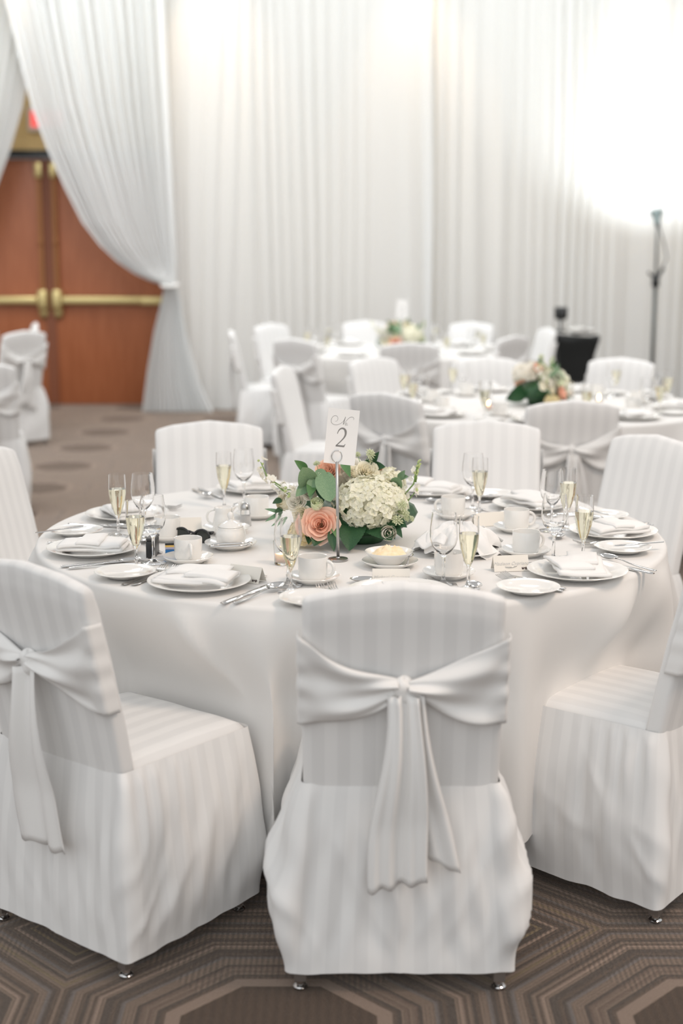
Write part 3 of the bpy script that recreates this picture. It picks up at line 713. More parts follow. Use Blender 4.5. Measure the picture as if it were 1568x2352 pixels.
for place, s in SET.items():
    wh = 'at the %s place' % place
    th = radians(s['a']); fx, fy = -cos(th), -sin(th); rx, ry = fy, -fx; fa = atan2(fy, fx)
    px, py = s['p']; L = lambda r, f: (px + rx * r + fx * f, py + ry * r + fy * f)
    tag(ob('dinner_plate', PLATE, None, (px, py, Z1)), 'white rimmed dinner plate %s of the nearest table' % wh, 'plate', 'dinner plates on the nearest table')
    tag(ob('napkin', NAP[s['st']], None, (px, py, Z1 + .011), (0, 0, fa - pi / 2 + radians({'near left': 12, 'near right': 48, 'left edge': 62, 'right edge': -60, 'far left': 40}.get(place, 0))), (1, 1, .6 if place == 'nearest middle' else 1)), 'folded white linen napkin on the dinner plate %s' % wh, 'napkin', 'folded napkins on the nearest table')
    if s['b']:
        tag(ob('bread_plate', BREAD, None, (*s['b'], Z1 + .0045)), 'small white bread plate %s of the nearest table' % wh, 'plate', 'bread plates on the nearest table')
    if s['c']:
        c = thing('teacup', 'white straight-sided cup on its saucer %s' % wh, 'cup', (*s['c'], Z1 + .0062), radians(s['ch']), 'cups on the nearest table')
        ob('body', CUP, c); ob('handle', CUPH, c)
        tag(ob('saucer', SAUCER, None, (*s['c'], Z1)), 'white saucer under the cup %s' % wh, 'saucer', 'saucers on the nearest table')
    if s['w']:
        g = thing('wine_glass', 'clear stemmed wine glass %s of the nearest table' % wh, 'wine glass', (*s['w'], Z1), 0, 'wine glasses on the nearest table')
        ob('glass', WINE, g); ob('water', WINEW, g) if place in ('near right', 'left edge') else None
        g = thing('champagne_flute', 'half-full champagne flute %s of the nearest table' % wh, 'champagne flute', (*s['f'], Z1), 0, 'champagne flutes on the nearest table')
        ob('glass', FLUTE, g); ob('champagne', FLUTEC, g)
    if s['n']:
        name_card((*s['n'], Z1), radians(s['nr']), s['name'], 'folded cream name card %s of the nearest table' % wh)
    gp = 'cutlery on the nearest table'
    off = {'near left': (.0, .0)}.get(place, (0, 0))
    cutlery(FORK, 'fork', 'outer fork left of the plate %s' % wh, L(-.172, .012), fa + .06, gp)
    cutlery(FORK, 'fork', 'inner fork left of the plate %s' % wh, L(-.146, .022), fa + .02, gp)
    cutlery(KNIFE, 'knife', 'steel knife right of the plate %s' % wh, L(.150, -.012), fa - .02, gp)
    cutlery(SPOON, 'spoon', 'steel spoon right of the plate %s' % wh, L(.183, -.02), fa - .10, gp, Z1 + .001, .02)
    if place not in ('far left',):
        cutlery(SPOON, 'spoon', 'dessert spoon laid across above the plate %s' % wh, L(.0, .158), fa + pi / 2, gp)
    if place in ('right edge', 'left edge', 'far right') and s['b']:
        bx_, by_ = s['b']
        bd = {'right edge': (.085, .012, 200), 'left edge': (-.082, -.05, 40), 'far right': (-.06, .055, 300), 'near right': (.08, -.02, 160)}[place]
        cutlery(BKNIFE, 'butter_knife', 'small butter knife by the bread plate %s' % wh, (bx_ + bd[0] * .5, by_ + bd[1] * .5), radians(bd[2]), gp, Z1 + .019)
# ---- table centre pieces
def sugar(loc):
    t = thing('sugar_bowl', 'lidded white china sugar bowl with knob by the cream jug', 'sugar bowl', loc)
    ob('bowl', mesh('sugar_body', lathe([(0, .002), (.027, .002), (.028, 0), (.032, 0), (.036, .006), (.041, .018), (.0425, .030), (.040, .043), (.036, .050), (.0365, .053), (.034, .053), (.034, .05), (.038, .03), (.03, .008), (0, .006)], 48), CHINA), t)
    ld = ob('lid', mesh('sugar_lid', lathe([(0, .050), (.030, .050), (.0345, .054), (.0335, .0565), (.027, .062), (.014, .069), (.006, .071), (.005, .074)], 40), CHINA), t)
    ob('knob', mesh('lid_knob', lathe([(.0045, .072), (.0055, .076), (.0085, .082), (.0085, .088), (.005, .093), (0, .0945)], 20), CHINA), ld)
sugar((-.305, 3.835, Z1 + .0062))
tag(ob('saucer', SAUCER, None, (-.305, 3.835, Z1), (0, 0, 0), (1.08, 1.08, 1)), 'white saucer under the lidded sugar bowl', 'saucer', 'saucers on the nearest table')
tg = thing('sugar_tongs', 'steel sugar tongs with clawed tips resting on the sugar bowl saucer', 'tongs', (-.305, 3.775, Z1 + .016), 0)
for s_ in (-1, 1):
    arm = [(-.045, 0, 0), (-.05, .006 * s_, .001), (-.044, .012 * s_, .002), (-.02, .016 * s_, .004), (.02, .017 * s_, .006), (.05, .016 * s_, .008)]
    V, Fc = tube(arm, [.0035, .0038, .004, .004, .0035, .002], 8); a_ = ob('arm', mesh('tong_arm', ([(v[0], v[1], v[2] * .8 + .0) for v in V], Fc), STEEL), tg)
    ob('claw', mesh('tong_claw', join(*[tube([(.05, .016 * s_, .008), (.056, (.016 + k * .004) * s_, .010), (.062, (.016 + k * .005) * s_, .006)], [.0016, .0014, .0008], 6) for k in (-1, 0, 1)]), STEEL), a_)
def creamer(loc, rz):
    t = thing('cream_jug', 'white china cream jug with looped handle behind the sugar bowl', 'jug', loc, rz)
    ob('body', mesh('jug_body', lathe([(0, .002), (.022, .002), (.023, 0), (.027, 0), (.031, .008), (.033, .022), (.029, .042), (.0255, .056), (.0275, .068), (.0268, .069), (.0245, .057), (.028, .04), (.031, .02), (.026, .008), (0, .006)], 40), CHINA), t)
    ob('handle', mesh('jug_handle', handle(.021, .027, .040, .0032), CHINA), t)
    ob('spout', mesh('jug_spout', solid(grid(9, 6, lambda u, v: (-.0245 - .012 * v * cos(pi * (u - .5)), .018 * (2 * u - 1) * (1 - .35 * v), .056 + .015 * v)), .0015), CHINA), t)
creamer((-.340, 4.045, Z1 + .0062), pi)
tag(ob('saucer', SAUCER, None, (-.335, 4.045, Z1), (0, 0, 0), (1.05, 1.05, 1)), 'white saucer under the cream jug', 'saucer', 'saucers on the nearest table')
sh = thing('salt_shaker', 'small shaker with a worn steel top behind the sugar bowl lid', 'shaker', (-.285, 4.145, Z1))
ob('body', mesh('shaker_body', lathe([(0, 0), (.017, 0), (.0175, .004), (.014, .045), (.0135, .05), (0, .05)], 8), GLASS, False), sh); ob('salt', mesh('shaker_salt', lathe([(0, .002), (.0155, .002), (.0138, .032), (0, .032)], 8), CARD, False), sh)
ob('cap', mesh('shaker_cap', lathe([(.0145, .049), (.015, .054), (.013, .062), (.007, .069), (0, .072)], 12), DULLST), sh)
bw = thing('butter_bowl', 'shallow white bowl of pale butter crumbs on a saucer', 'bowl', (.123, 3.606, Z1 + .0062))
ob('bowl', mesh('bowl_body', lathe([(0, .003), (.026, .003), (.027, 0), (.031, 0), (.036, .006), (.050, .021), (.0625, .033), (.0622, .035), (.060, .0345), (.048, .024), (.034, .010), (.02, .007), (0, .0065)], 56), CHINA, True, None, 60), bw)
def crumb(u, v):
    a = 2 * pi * u; r = .046 * v; hgt = .0245 + .020 * (1 - v ** 2.2) + .010 * N3(r * cos(a) * 55, r * sin(a) * 55, 2) * (1 - v ** 4) + .007 * N3(r * cos(a) * 170, r * sin(a) * 170, 5) * (1 - v ** 4)
    return (r * cos(a), r * sin(a), hgt)
ob('butter', mesh('butter_heap', grid(48, 14, crumb, True), CRUMB), bw)
tag(ob('saucer', SAUCER, None, (.126, 3.604, Z1), (0, 0, 0), (1.1, 1.1, 1)), 'white saucer under the butter bowl', 'saucer', 'saucers on the nearest table')
tag(ob('spoon', SPOON, None, (.165, 3.535, Z1 + .016), (.02, 0, radians(-8)), (.55, .55, .8)), 'small spoon on the butter bowl saucer', 'spoon')
# bread bundle
def bundle(u, v):
    a = 2 * pi * u; b = pi / 2 * v
    r = .100 * (1 - .12 * v) * cos(b * .98) * (1 + .16 * sin(7 * a + 3 * v) * (1 - v) + .10 * N3(cos(a) * 2.5, sin(a) * 2.5, v * 3))
    z = .012 + .070 * sin(b) ** .9 + .016 * N3(cos(a) * 3.5, sin(a) * 3.5, v * 4) * (1 - .3 * v) + .010 * sin(5 * a + 6 * v) * v * (1 - v) * 2
    return (r * cos(a) * 1.05, r * sin(a) * .8, max(.009, z))
bd = thing('bread_bundle', 'crumpled white napkin bundle wrapped round bread, right of the flowers', 'bread bundle', (.315, 3.765, Z1))
ob('cloth', mesh('bread_cloth', grid(120, 26, bundle, True), NAPK), bd)
for k in range(4):
    a0 = [2.6, 3.9, 5.6, .6][k]
    def fl_(u, v, a0=a0, k=k):
        a = a0 + (u - .5) * .9; r = .085 + .035 * v; return (r * cos(a) * 1.05, r * sin(a) * .8, .030 + .03 * (k % 2) - .028 * v + .008 * sin(u * 9 + k))
    ob('corner_flap', mesh('corner_flap', solid(grid(14, 8, fl_), .0012), NAPK), bd)
tag(ob('bread_plate', BREAD, None, (.325, 3.765, Z1), (0, 0, 0), (1.35, 1.35, 1)), 'white plate under the bread bundle right of the flowers', 'plate')
# votive candle
def votive(loc, label, group=None, light=0.0):
    t = thing('votive_candle', label, 'candle', loc, 0, group)
    ob('cup', mesh('votive_cup', lathe([(0, 0), (.0185, 0), (.0195, .002), (.0225, .062), (.0218, .062), (.0182, .0065), (0, .006)], 32), GLASS, True, None, 60), t)
    ob('wax', mesh('votive_wax', lathe([(0, .0065), (.0165, .0065), (.0178, .028), (.013, .0285), (.004, .027), (0, .027)], 24), WAX), t)
    f = ob('flame', mesh('votive_flame', lathe([(0, .029), (.0035, .033), (.0048, .039), (.0036, .048), (.0012, .058), (0, .062)], 12), FLAME), t)
    if light:
        l = bpy.data.lights.new('candle_light', 'POINT'); l.energy = light; l.color = (1, .50, .22); l.shadow_soft_size = .006
        lo = bpy.data.objects.new('candle_light', l); COL.objects.link(lo); lo.parent = t; lo.location = (0, 0, .045)
    return t
votive((-.156, 3.632, Z1), 'lit votive candle in clear glass beside the peach rose', 'lit votive candles', 1.9)
# oddments
bx1 = thing('black_case', 'small black and grey case standing by the left wine glass', 'case', (-.508, 3.71, Z1), radians(-4))
ob('body', bbox_mesh('case_body', (-.0115, .0115, -.012, .055, 0, .046), BLACKP, .002), bx1); ob('lid', bbox_mesh('case_lid', (-.011, .0125, -.010, .056, .0465, .054), GREYP, .002), bx1)
pk = thing('gum_packet', 'small blue packet with yellow band beside the left cup', 'packet', (-.450, 3.712, Z1), radians(6))
ob('wrapper', bbox_mesh('packet_wrapper', (-.020, .020, -.005, .005, 0, .022), BLUE, .0015), pk); ob('band', bbox_mesh('packet_band', (-.0201, .0201, -.0051, .0051, .0222, .030), LILAC, .001), pk)
ob('stripe', bbox_mesh('packet_stripe', (-.0203, .0203, -.0053, .0053, .028, .034), YEL, .001), pk); ob('top', bbox_mesh('packet_top', (-.0202, .0202, -.0052, .0052, .034, .040), BLACKP, .001), pk)
ob('badge', mesh('packet_badge', box(-.004, .008, -.0056, -.005, .002, .014), BLACKP, False), pk); ob('lettering', text_mesh('N', .012, CARD), pk, (.002, -.0059, .008), (pi / 2, 0, 0))
sg = thing('sunglasses', 'folded black sunglasses lying behind the left cup', 'sunglasses', (-.418, 3.905, Z1), radians(-25))
for s_ in (-1, 1):
    rim = [(s_ * .033 + .025 * cos(a), -.004 * abs(cos(a)), .021 + .018 * sin(a)) for a in [2 * pi * k / 20 for k in range(21)]]
    l = ob('lens', mesh('lens', ([(s_ * .033 + .024 * cos(a) * r, 0, .021 + .0175 * sin(a) * r) for r in (1, .5) for a in [2 * pi * k / 20 for k in range(20)]], [(k, (k + 1) % 20, 20 + (k + 1) % 20, 20 + k) for k in range(20)] + [tuple(range(20, 40))]), mat('lens' + str(s_), (.03, .035, .03, 1), .08), False), sg)
    ob('rim', mesh('rim', tube(rim, .0028, 8, False), BLACKP), l)
    ob('temple', mesh('temple', tube([(s_ * .060, 0, .030), (s_ * .060, .012, .031), (s_ * .02, .020, .026), (-s_ * .03, .022 + .004 * s_, .014)], [.004, .0045, .003, .0025], 8), BLACKP), sg)
ob('bridge', mesh('bridge', tube([(-.010, -.002, .026), (0, -.004, .030), (.010, -.002, .026)], .0022, 6), BLACKP), sg)

# ---- number stand
ns = thing('table_number_stand', 'steel table number stand with round foot and ring clip', 'number stand', (-.009, 3.68, Z1), 0)
ob('foot', mesh('stand_foot', lathe([(0, 0), (.0265, 0), (.0268, .002), (.026, .0045), (.018, .0058), (.006, .0068), (.0045, .009)], 40), DULLST, True, None, 50), ns)
ob('rod', mesh('stand_rod', tube([(0, 0, .005), (-.003, 0, .262)], .0041, 14), DULLST), ns)
ring = [(-.0035 + .0135 * cos(a), .001 * (k > 24), .2775 + .0155 * sin(a)) for k, a in enumerate([-pi / 2 + 2 * pi * j / 26 for j in range(27)])]
ob('ring', mesh('stand_ring', tube(ring, .0014, 8), STEEL), ns)
def numcard(loc, rot, label, full=True):
    c = thing('number_card', label, 'number card', loc, 0); c.rotation_euler = rot
    ob('card', mesh('number_card', box(-.041, .041, -.0004, .0004, 0, .146), CARD, False), c)
    def up(vf): return [(v[0], -.0007 - .0001 * k_, v[1]) for v in vf[0]], vf[1]
    k_ = 0
    # figure two, modern roman with thick bowl and thin diagonal
    P = bez([(-.0115, .0800), (-.010, .091), (-.004, .0955), (.000, .0955), (.0075, .0955), (.0100, .089), (.0098, .0815), (.0095, .073), (.002, .064), (-.0128, .0480)], 16)
    n = len(P); W = [pl([(0, .0014), (.18, .0030), (.40, .0046), (.55, .0056), (.68, .0046), (.85, .0028), (1, .0024)], i / (n - 1)) for i in range(n)]
    foot = ([(-.0140, .0462, 0), (.0090, .0462, 0), (.0118, .0548, 0), (.0108, .0552, 0), (.0088, .0516, 0), (.006, .0505, 0), (-.0108, .0505, 0)], [(0, 1, 4, 5, 6), (1, 2, 3, 4)])
    ob('numeral', mesh('numeral_two', up(join(ribbon(P, W), foot)), INK, False), c)
    if full:
        A = bez([(-.021, .1120), (-.0165, .1110), (-.0130, .1160), (-.0140, .1210), (-.0152, .1265), (-.0210, .1285), (-.0250, .1255), (-.0310, .1215), (-.0325, .1120), (-.0290, .1070), (-.024, .1005), (-.0120, .1015), (-.0030, .1100), (.0010, .1140), (.0035, .1190), (.0055, .1260)], 12)
        B = bez([(.0055, .1265), (.0035, .119), (.0020, .111), (.0010, .1055)], 8); Cc = bez([(.0010, .1055), (.0080, .114), (.014, .1290), (.0235, .1275), (.0275, .1265), (.0285, .1230), (.0265, .1205)], 10)
        O = [(.0085 + .0022 * cos(a) + .0006 * sin(a), .1075 + .0031 * sin(a)) for a in [2 * pi * k / 16 for k in range(17)]]
        rb = lambda P, a, b: ribbon(P, [a + (b - a) * sin(pi * i / (len(P) - 1)) for i in range(len(P))])
        V, Fc = lathe([(0, 0), (.0008, 0)], 8)
        ob('lettering', mesh('script_no', up(join(rb(A, .0004, .0009), rb(B, .0010, .0017), rb(Cc, .0005, .0009), rb(O, .0007, .0009), ([(v[0] + .0125, v[1] + .1052, 0) for v in V], Fc))), INK, False), c)
    return c
numcard((-.0065, 3.6815, 1.0125), (radians(2), radians(5.5), radians(-4)), 'white number card printed No. 2 clipped above the flowers')

# ---- flowers
def leaf_vf(kind):
    """leaf along +y (length 1, half width 1), slight fold and bend"""
    n, m = 12, 6
    def f(u, v):
        s = -1 + 2 * u
        if kind == 'round': wv = sin(pi * min(1, .06 + .92 * v)) ** .55
        elif kind == 'lance': wv = sin(pi * v ** .8) ** .9
        elif kind == 'big': wv = (sin(pi * v ** .65) ** .7) * (1 + .05 * sin(v * 90))
        else: wv = sin(pi * v ** .75) ** .8
        wv = max(wv, .02) if 0 < v < 1 else .02
        return (s * wv, v, (.18 * abs(s) * wv) + .10 * sin(v * 2.4) - .25 * v * v * .35)
    return grid(7, 14 if kind != 'big' else 30, f)
def mk_leaf(kind, m):
    V, Fc = leaf_vf(kind); return mesh('leaf_' + kind, (V, Fc), m)
LF = {('round', 'e'): mk_leaf('round', EUCA), ('lance', 'g'): mk_leaf('lance', LEAFG), ('lance', 'd'): mk_leaf('lance', DARKL), ('big', 'd'): mk_leaf('big', DARKL), ('lance', 'o'): mk_leaf('lance', OLIVE), ('oval', 'd'): mk_leaf('oval', DARKL), ('oval', 'g'): mk_leaf('oval', LEAFG), ('oval', 'e'): mk_leaf('oval', EUCA)}
def frame(y, n):
    y = Vector(y).normalized(); n = Vector(n); x = y.cross(n)
    if x.length < 1e-4: x = y.orthogonal()
    x.normalize(); z = x.cross(y); return Matrix((x, y, z)).transposed()
def leaf(par, kind, a, b, wd, n=(0, -1, .5), name='leaf'):
    a, b = Vector(a), Vector(b); d = b - a; o = ob(name, LF[kind], par, a)
    o.rotation_euler = frame(d, n).to_euler(); o.scale = (wd, d.length, min(wd * 2.2, d.length * .5)); return o
def rose_petals(layers):
    """layers: (count, base radius, rim radius, height, curl, half angle, tip) -> list of (mesh vf)"""
    out = []; k = 0
    for (cnt, r0, r1, h, curl, half, tip) in layers:
        for i in range(cnt):
            a0 = 2 * pi * (i / cnt) + k * 1.1; dr = .0012 * i / cnt
            def f(u, v, a0=a0, r0=r0, r1=r1, h=h, curl=curl, half=half, tip=tip, dr=dr, k=k):
                s = -1 + 2 * u; vv = v * (1 - .16 * abs(s) ** 3 + tip * (1 - abs(s)) ** 2)
                r = r0 + (r1 - r0) * vv ** .7 + dr + .0015 * s + curl * max(0, vv - .6) ** 1.5 * 3.2
                z = h * (vv - .35 * max(0, vv - .75) ** 1.2 * (1 if curl > 0 else 0)) + .0012 * sin(s * 5 + k)
                wv = half * (.55 + .45 * sin(pi * min(1, .15 + vv * .8)))
                a = a0 + s * wv
                return (r * cos(a), r * sin(a), z)
            out.append(grid(11, 9, f)); k += 1
        k += 3
    return out
OPEN = [(2, .001, .0040, .039, 0, 2.6, .0), (3, .003, .0090, .040, 0, 1.75, .0), (3, .005, .0145, .040, .001, 1.5, .0), (4, .008, .0215, .038, .002, 1.25, .02), (5, .010, .0290, .035, .004, 1.05, .03), (5, .012, .0375, .029, .006, 1.0, .06), (5, .012, .0450, .021, .008, .95, .12)]
CUPR = [(2, .001, .004, .036, 0, 2.2, 0), (3, .003, .011, .038, 0, 1.3, 0), (4, .006, .018, .038, 0, 1.1, 0), (5, .010, .0255, .036, .001, .95, 0), (5, .013, .0315, .032, .003, .85, 0), (5, .014, .0365, .025, .005, .8, .02)]
BUDR = [(2, .002, .006, .034, 0, 2.0, 0), (3, .009, .012, .036, -.002, 1.4, 0), (4, .013, .0175, .034, -.003, 1.1, 0), (5, .015, .0215, .030, -.004, .95, 0), (5, .016, .0235, .023, -.002, .85, 0)]
RP = {}
def rose(par, kind, m, loc, axis, sc, name, label=None):
    key = (kind, m.name)
    if key not in RP: RP[key] = [mesh('petal', vf, m) for vf in rose_petals({'open': OPEN, 'cup': CUPR, 'bud': BUDR}[kind])]
    ax = Vector(axis).normalized(); q = ax.to_track_quat('Z', 'Y')
    h = .02 * sc
    core = ob(name, mesh('calyx', lathe([(0, -.012), (.006, -.010), (.010, -.002), (.009, .004), (0, .010)], 12), STEMG), par, Vector(loc) - ax * h, q.to_euler(), (sc,) * 3)
    if label: core['label'] = label
    for pm in RP[key]: ob('petal', pm, core)
    return core
def floret_vf(seed):
    rnd = random.Random(seed); parts = []
    for k in range(4):
        a = k * pi / 2 + rnd.uniform(-.12, .12); L_ = rnd.uniform(.0135, .0165); wd = rnd.uniform(.0078, .0095); cu = rnd.uniform(-.004, .005)
        def f(u, v):
            s = -1 + 2 * u; wv = wd * max(.12, sin(pi * (.05 + .90 * v ** .75)) ** .6); x = s * wv; y = .001 + L_ * v
            z = .0015 + .002 * s * s + cu * v * v + .0012 * sin(s * 4 + v * 6 + k)
            return (x * cos(a) - y * sin(a), x * sin(a) + y * cos(a), z)
        parts.append(grid(5, 5, f))
    return join(*parts)
FLO = [mesh('floret', floret_vf(s), HYDR) for s in range(5)]; FLOY = [mesh('floret', floret_vf(s), YELP) for s in range(2)]; FLOW = [mesh('floret', floret_vf(s + 20), WHITEP) for s in range(3)]
def hydrangea(par, c, rad, n, seed, meshes, name='hydrangea', label=None, lo=-.62, sc=1.0, joined=False):
    rnd = random.Random(seed); c = Vector(c)
    core = ob(name, mesh('hydrangea_core', ([Vector((rad[0] * .78 * sin(b) * cos(a), rad[1] * .78 * sin(b) * sin(a), rad[2] * .78 * cos(b))) for b in [pi * j / 10 for j in range(11)] for a in [2 * pi * i / 16 for i in range(16)]],
             [(j * 16 + i, (j + 1) * 16 + i, (j + 1) * 16 + (i + 1) % 16, j * 16 + (i + 1) % 16) for j in range(10) for i in range(16)]), meshes[0].materials[0]), par, c)
    if label: core['label'] = label
    vfs = []
    for i in range(n):
        z = 1 - (1 - lo) * (i + .5) / n; ph = i * 2.39996 + rnd.uniform(-.15, .15); r = sqrt(max(0, 1 - z * z))
        d = Vector((r * cos(ph), r * sin(ph), z)); q = .90 + .14 * rnd.random()
        p = Vector((d.x * rad[0], d.y * rad[1], d.z * rad[2])) * q
        nrm = (Vector((d.x / rad[0], d.y / rad[1], d.z / rad[2])).normalized() + Vector((rnd.uniform(-.35, .35), rnd.uniform(-.35, .35), rnd.uniform(-.35, .35)))).normalized()
        e = nrm.to_track_quat('Z', 'Y') @ Matrix.Rotation(rnd.random() * 6, 3, 'Z').to_quaternion()
        s = sc * rnd.uniform(.85, 1.15)
        if joined:
            M = Matrix.LocRotScale(p, e, (s,) * 3); me = meshes[i % len(meshes)]; vfs.append(([M @ v.co for v in me.vertices], [tuple(f.vertices) for f in me.polygons]))
        else:
            ob('floret', meshes[i % len(meshes)], core, p, e.to_euler(), (s,) * 3)
    if joined:
        o = ob('florets', mesh('florets', join(*vfs), meshes[0].materials[0]), core); o['kind'] = 'stuff'
    return core
def stem(par, pts, r=.0016, name='stem', m=None):
    return ob(name, mesh('stem', tube(pts, [r] * (len(pts) - 1) + [r * .6], 6), m or STEMG), par)
def arrangement(loc, label, full, rz=0):
    """coordinates below are world positions of the nearest arrangement, shifted to its own base"""
    t = thing('flower_arrangement', label, 'flower arrangement', loc, rz, None)
    B = Vector((.060, 3.93, Z1)); w_ = lambda x, y, z: Vector((x, y, z)) - B; J = not full
    ob('vase', mesh('low_vase', lathe([(0, .0), (.055, .0), (.062, .01), (.064, .05), (.060, .052), (.05, .045), (0, .04)], 32), DARKL), t)
    ob('foliage_base', mesh('foliage_core', ([Vector((.150 * sin(b) * cos(a) * (1 + .1 * sin(5 * a)), .115 * sin(b) * sin(a), .075 + .060 * cos(b))) for b in [pi * j / 8 for j in range(9)] for a in [2 * pi * i / 20 for i in range(20)]],
             [(j * 20 + i, (j + 1) * 20 + i, (j + 1) * 20 + (i + 1) % 20, j * 20 + (i + 1) % 20) for j in range(8) for i in range(20)]), DARKL), t)
    hydrangea(t, w_(.080, 3.875, .870), (.097, .092, .076), 250 if full else 140, 3, FLO, 'hydrangea', 'creamy white hydrangea head', lo=-.8, joined=J)
    hydrangea(t, w_(.125, 3.945, .905), (.052, .055, .050), 75, 5, FLO, 'hydrangea', 'smaller white hydrangea head', joined=J)
    hydrangea(t, w_(-.010, 4.00, .925), (.060, .06, .045), 70, 7, FLOW, 'hydrangea', 'white blossom cluster at back', joined=J)
    hydrangea(t, w_(-.108, 3.845, .792), (.040, .035, .030), 40, 9, FLOY, 'hydrangea', 'pale yellow blossom cluster', sc=.95, joined=J)
    rose(t, 'open', PEACH, w_(-.058, 3.800, .828), (-.06, -1, .28), 1.02, 'rose', 'large open peach rose')
    rose(t, 'cup', WHITEP, w_(.026, 3.965, .962), (.1, -.8, .8), .86, 'rose', 'white rose'); rose(t, 'cup', IVORY, w_(.073, 3.915, .956), (.25, -.9, .7), .84, 'rose', 'ivory rose')
    rose(t, 'cup', PEACH2, w_(-.038, 3.93, .955), (-.2, -.9, .6), .90, 'rose', 'pale peach garden rose'); rose(t, 'bud', IVORY, w_(-.160, 3.88, .876), (-.5, -.8, .6), 1.05, 'rose', 'round ivory ranunculus')
    rose(t, 'cup', WHITEP, w_(-.125, 3.86, .882), (-.3, -.9, .5), .78, 'rose', 'white rose'); rose(t, 'bud', BUDG, w_(-.067, 3.805, .886), (.1, -.8, .9), .80, 'bud', 'greenish white bud')
    rose(t, 'cup', IVORY, w_(-.108, 3.845, .850), (-.2, -1, .2), .66, 'rose'); rose(t, 'bud', WHITEP, w_(.128, 3.782, .808), (.2, -1, .3), .95, 'bud', 'small white bud')
    rose(t, 'cup', PEACH, w_(.105, 3.96, .955), (.6, -.5, .6), .50, 'bud', 'small peach bud'); rose(t, 'cup', WHITEP, w_(-.085, 3.85, .905), (-.3, -.8, .8), .62, 'rose')
    rose(t, 'cup', IVORY, w_(.04, 3.92, .955), (0, -.4, 1), .7, 'rose'); rose(t, 'cup', WHITEP, w_(.02, 4.05, .90), (0, 1, .5), .9, 'rose'); rose(t, 'open', PEACH, w_(.13, 4.04, .86), (.6, 1, .4), .9, 'rose', 'peach rose at the back')
    # leaves
    for k, a, b, wd in [(('round', 'e'), (-.088, 3.87, .918), (-.105, 3.815, .983), .0285), (('oval', 'g'), (-.095, 3.86, .965), (-.128, 3.83, 1.000), .013), (('round', 'e'), (-.052, 3.86, .962), (-.030, 3.79, .893), .029),
                        (('oval', 'e'), (-.070, 3.86, .968), (-.038, 3.84, .938), .017), (('oval', 'e'), (-.080, 3.85, .948), (-.085, 3.81, .895), .014), (('oval', 'e'), (-.09, 3.86, .93), (-.125, 3.83, .900), .016), (('oval', 'g'), (-.075, 3.86, .94), (-.088, 3.80, .905), .016),
                        (('lance', 'g'), (.001, 3.95, .990), (.024, 3.88, .945), .013), (('lance', 'd'), (.075, 3.95, .960), (.105, 3.93, 1.010), .012), (('oval', 'd'), (.080, 3.95, .962), (.122, 3.92, .968), .015), (('lance', 'd'), (.06, 3.94, .96), (.09, 3.92, .99), .012),
                        (('round', 'e'), (.150, 3.90, .915), (.160, 3.87, .945), .019), (('oval', 'e'), (.160, 3.90, .935), (.175, 3.88, .965), .010), (('oval', 'e'), (.165, 3.90, .94), (.185, 3.88, .947), .008), (('oval', 'e'), (.142, 3.89, .92), (.150, 3.86, .895), .013),
                        (('big', 'd'), (.030, 3.87, .845), (.021, 3.755, .765), .045), (('big', 'd'), (.085, 3.86, .840), (.135, 3.765, .792), .048), (('lance', 'd'), (-.030, 3.80, .815), (-.020, 3.755, .762), .012), (('lance', 'g'), (-.03, 3.82, .84), (-.008, 3.77, .79), .010),
                        (('oval', 'd'), (.130, 3.83, .845), (.178, 3.79, .822), .016), (('lance', 'd'), (.135, 3.82, .835), (.165, 3.78, .795), .012), (('lance', 'd'), (.130, 3.82, .83), (.145, 3.78, .79), .010), (('lance', 'd'), (-.085, 3.83, .80), (-.09, 3.79, .775), .012), (('big', 'd'), (-.04, 3.86, .83), (-.075, 3.77, .775), .034),
                        (('lance', 'o'), (-.165, 3.87, .848), (-.212, 3.85, .862), .0055), (('lance', 'o'), (-.165, 3.87, .848), (-.210, 3.84, .828), .0060), (('lance', 'o'), (-.150, 3.86, .838), (-.193, 3.83, .817), .0055), (('oval', 'd'), (-.165, 3.87, .885), (-.190, 3.85, .877), .009), (('oval', 'd'), (-.165, 3.87, .86), (-.183, 3.85, .845), .009),
                        (('big', 'd'), (.05, 4.0, .85), (.02, 4.10, .78), .045), (('big', 'd'), (.12, 4.0, .85), (.20, 4.06, .79), .045), (('big', 'd'), (-.06, 4.0, .85), (-.12, 4.06, .79), .045), (('oval', 'd'), (-.06, 3.85, .94), (-.05, 3.82, .885), .016)]:
        leaf(t, k, w_(*a), w_(*b), wd)
    # stock and filler sprigs
    rnd = random.Random(4)
    def sprig(pts, n, sc, spread, tipbuds, nm='stock_stem'):
        P = [w_(*p) for p in pts]; s = stem(t, P, .0022, nm)
        vf = []
        for i in range(n):
            q = .25 + .75 * i / n; k = q * (len(P) - 1); a = int(min(k, len(P) - 2)); p = P[a].lerp(P[a + 1], k - a)
            d = Vector((rnd.uniform(-1, 1), rnd.uniform(-1, .4), rnd.uniform(-.6, .8))).normalized()
            e = d.to_track_quat('Z', 'Y'); ob('floret', FLOW[i % 3], s, p + d * spread * rnd.uniform(.5, 1), e.to_euler(), (sc * rnd.uniform(.7, 1.1),) * 3)
        for i in range(tipbuds):
            p = P[-1] + Vector((rnd.uniform(-.006, .006), rnd.uniform(-.006, .006), -.030 * i / max(1, tipbuds) + .004))
            ob('bud', BUDM, s, p, (rnd.random(), rnd.random(), 0), (rnd.uniform(.8, 1.2),) * 3)
    sprig([(-.120, 3.90, .875), (-.165, 3.90, .915), (-.205, 3.90, .940), (-.224, 3.90, .985)], 16 if full else 9, .72, .016, 3)
    sprig([(-.13, 3.90, .88), (-.16, 3.89, .905), (-.185, 3.89, .925)], 8, .75, .014, 1); sprig([(-.10, 3.89, .89), (-.13, 3.88, .91), (-.15, 3.87, .912)], 5, .6, .010, 4)
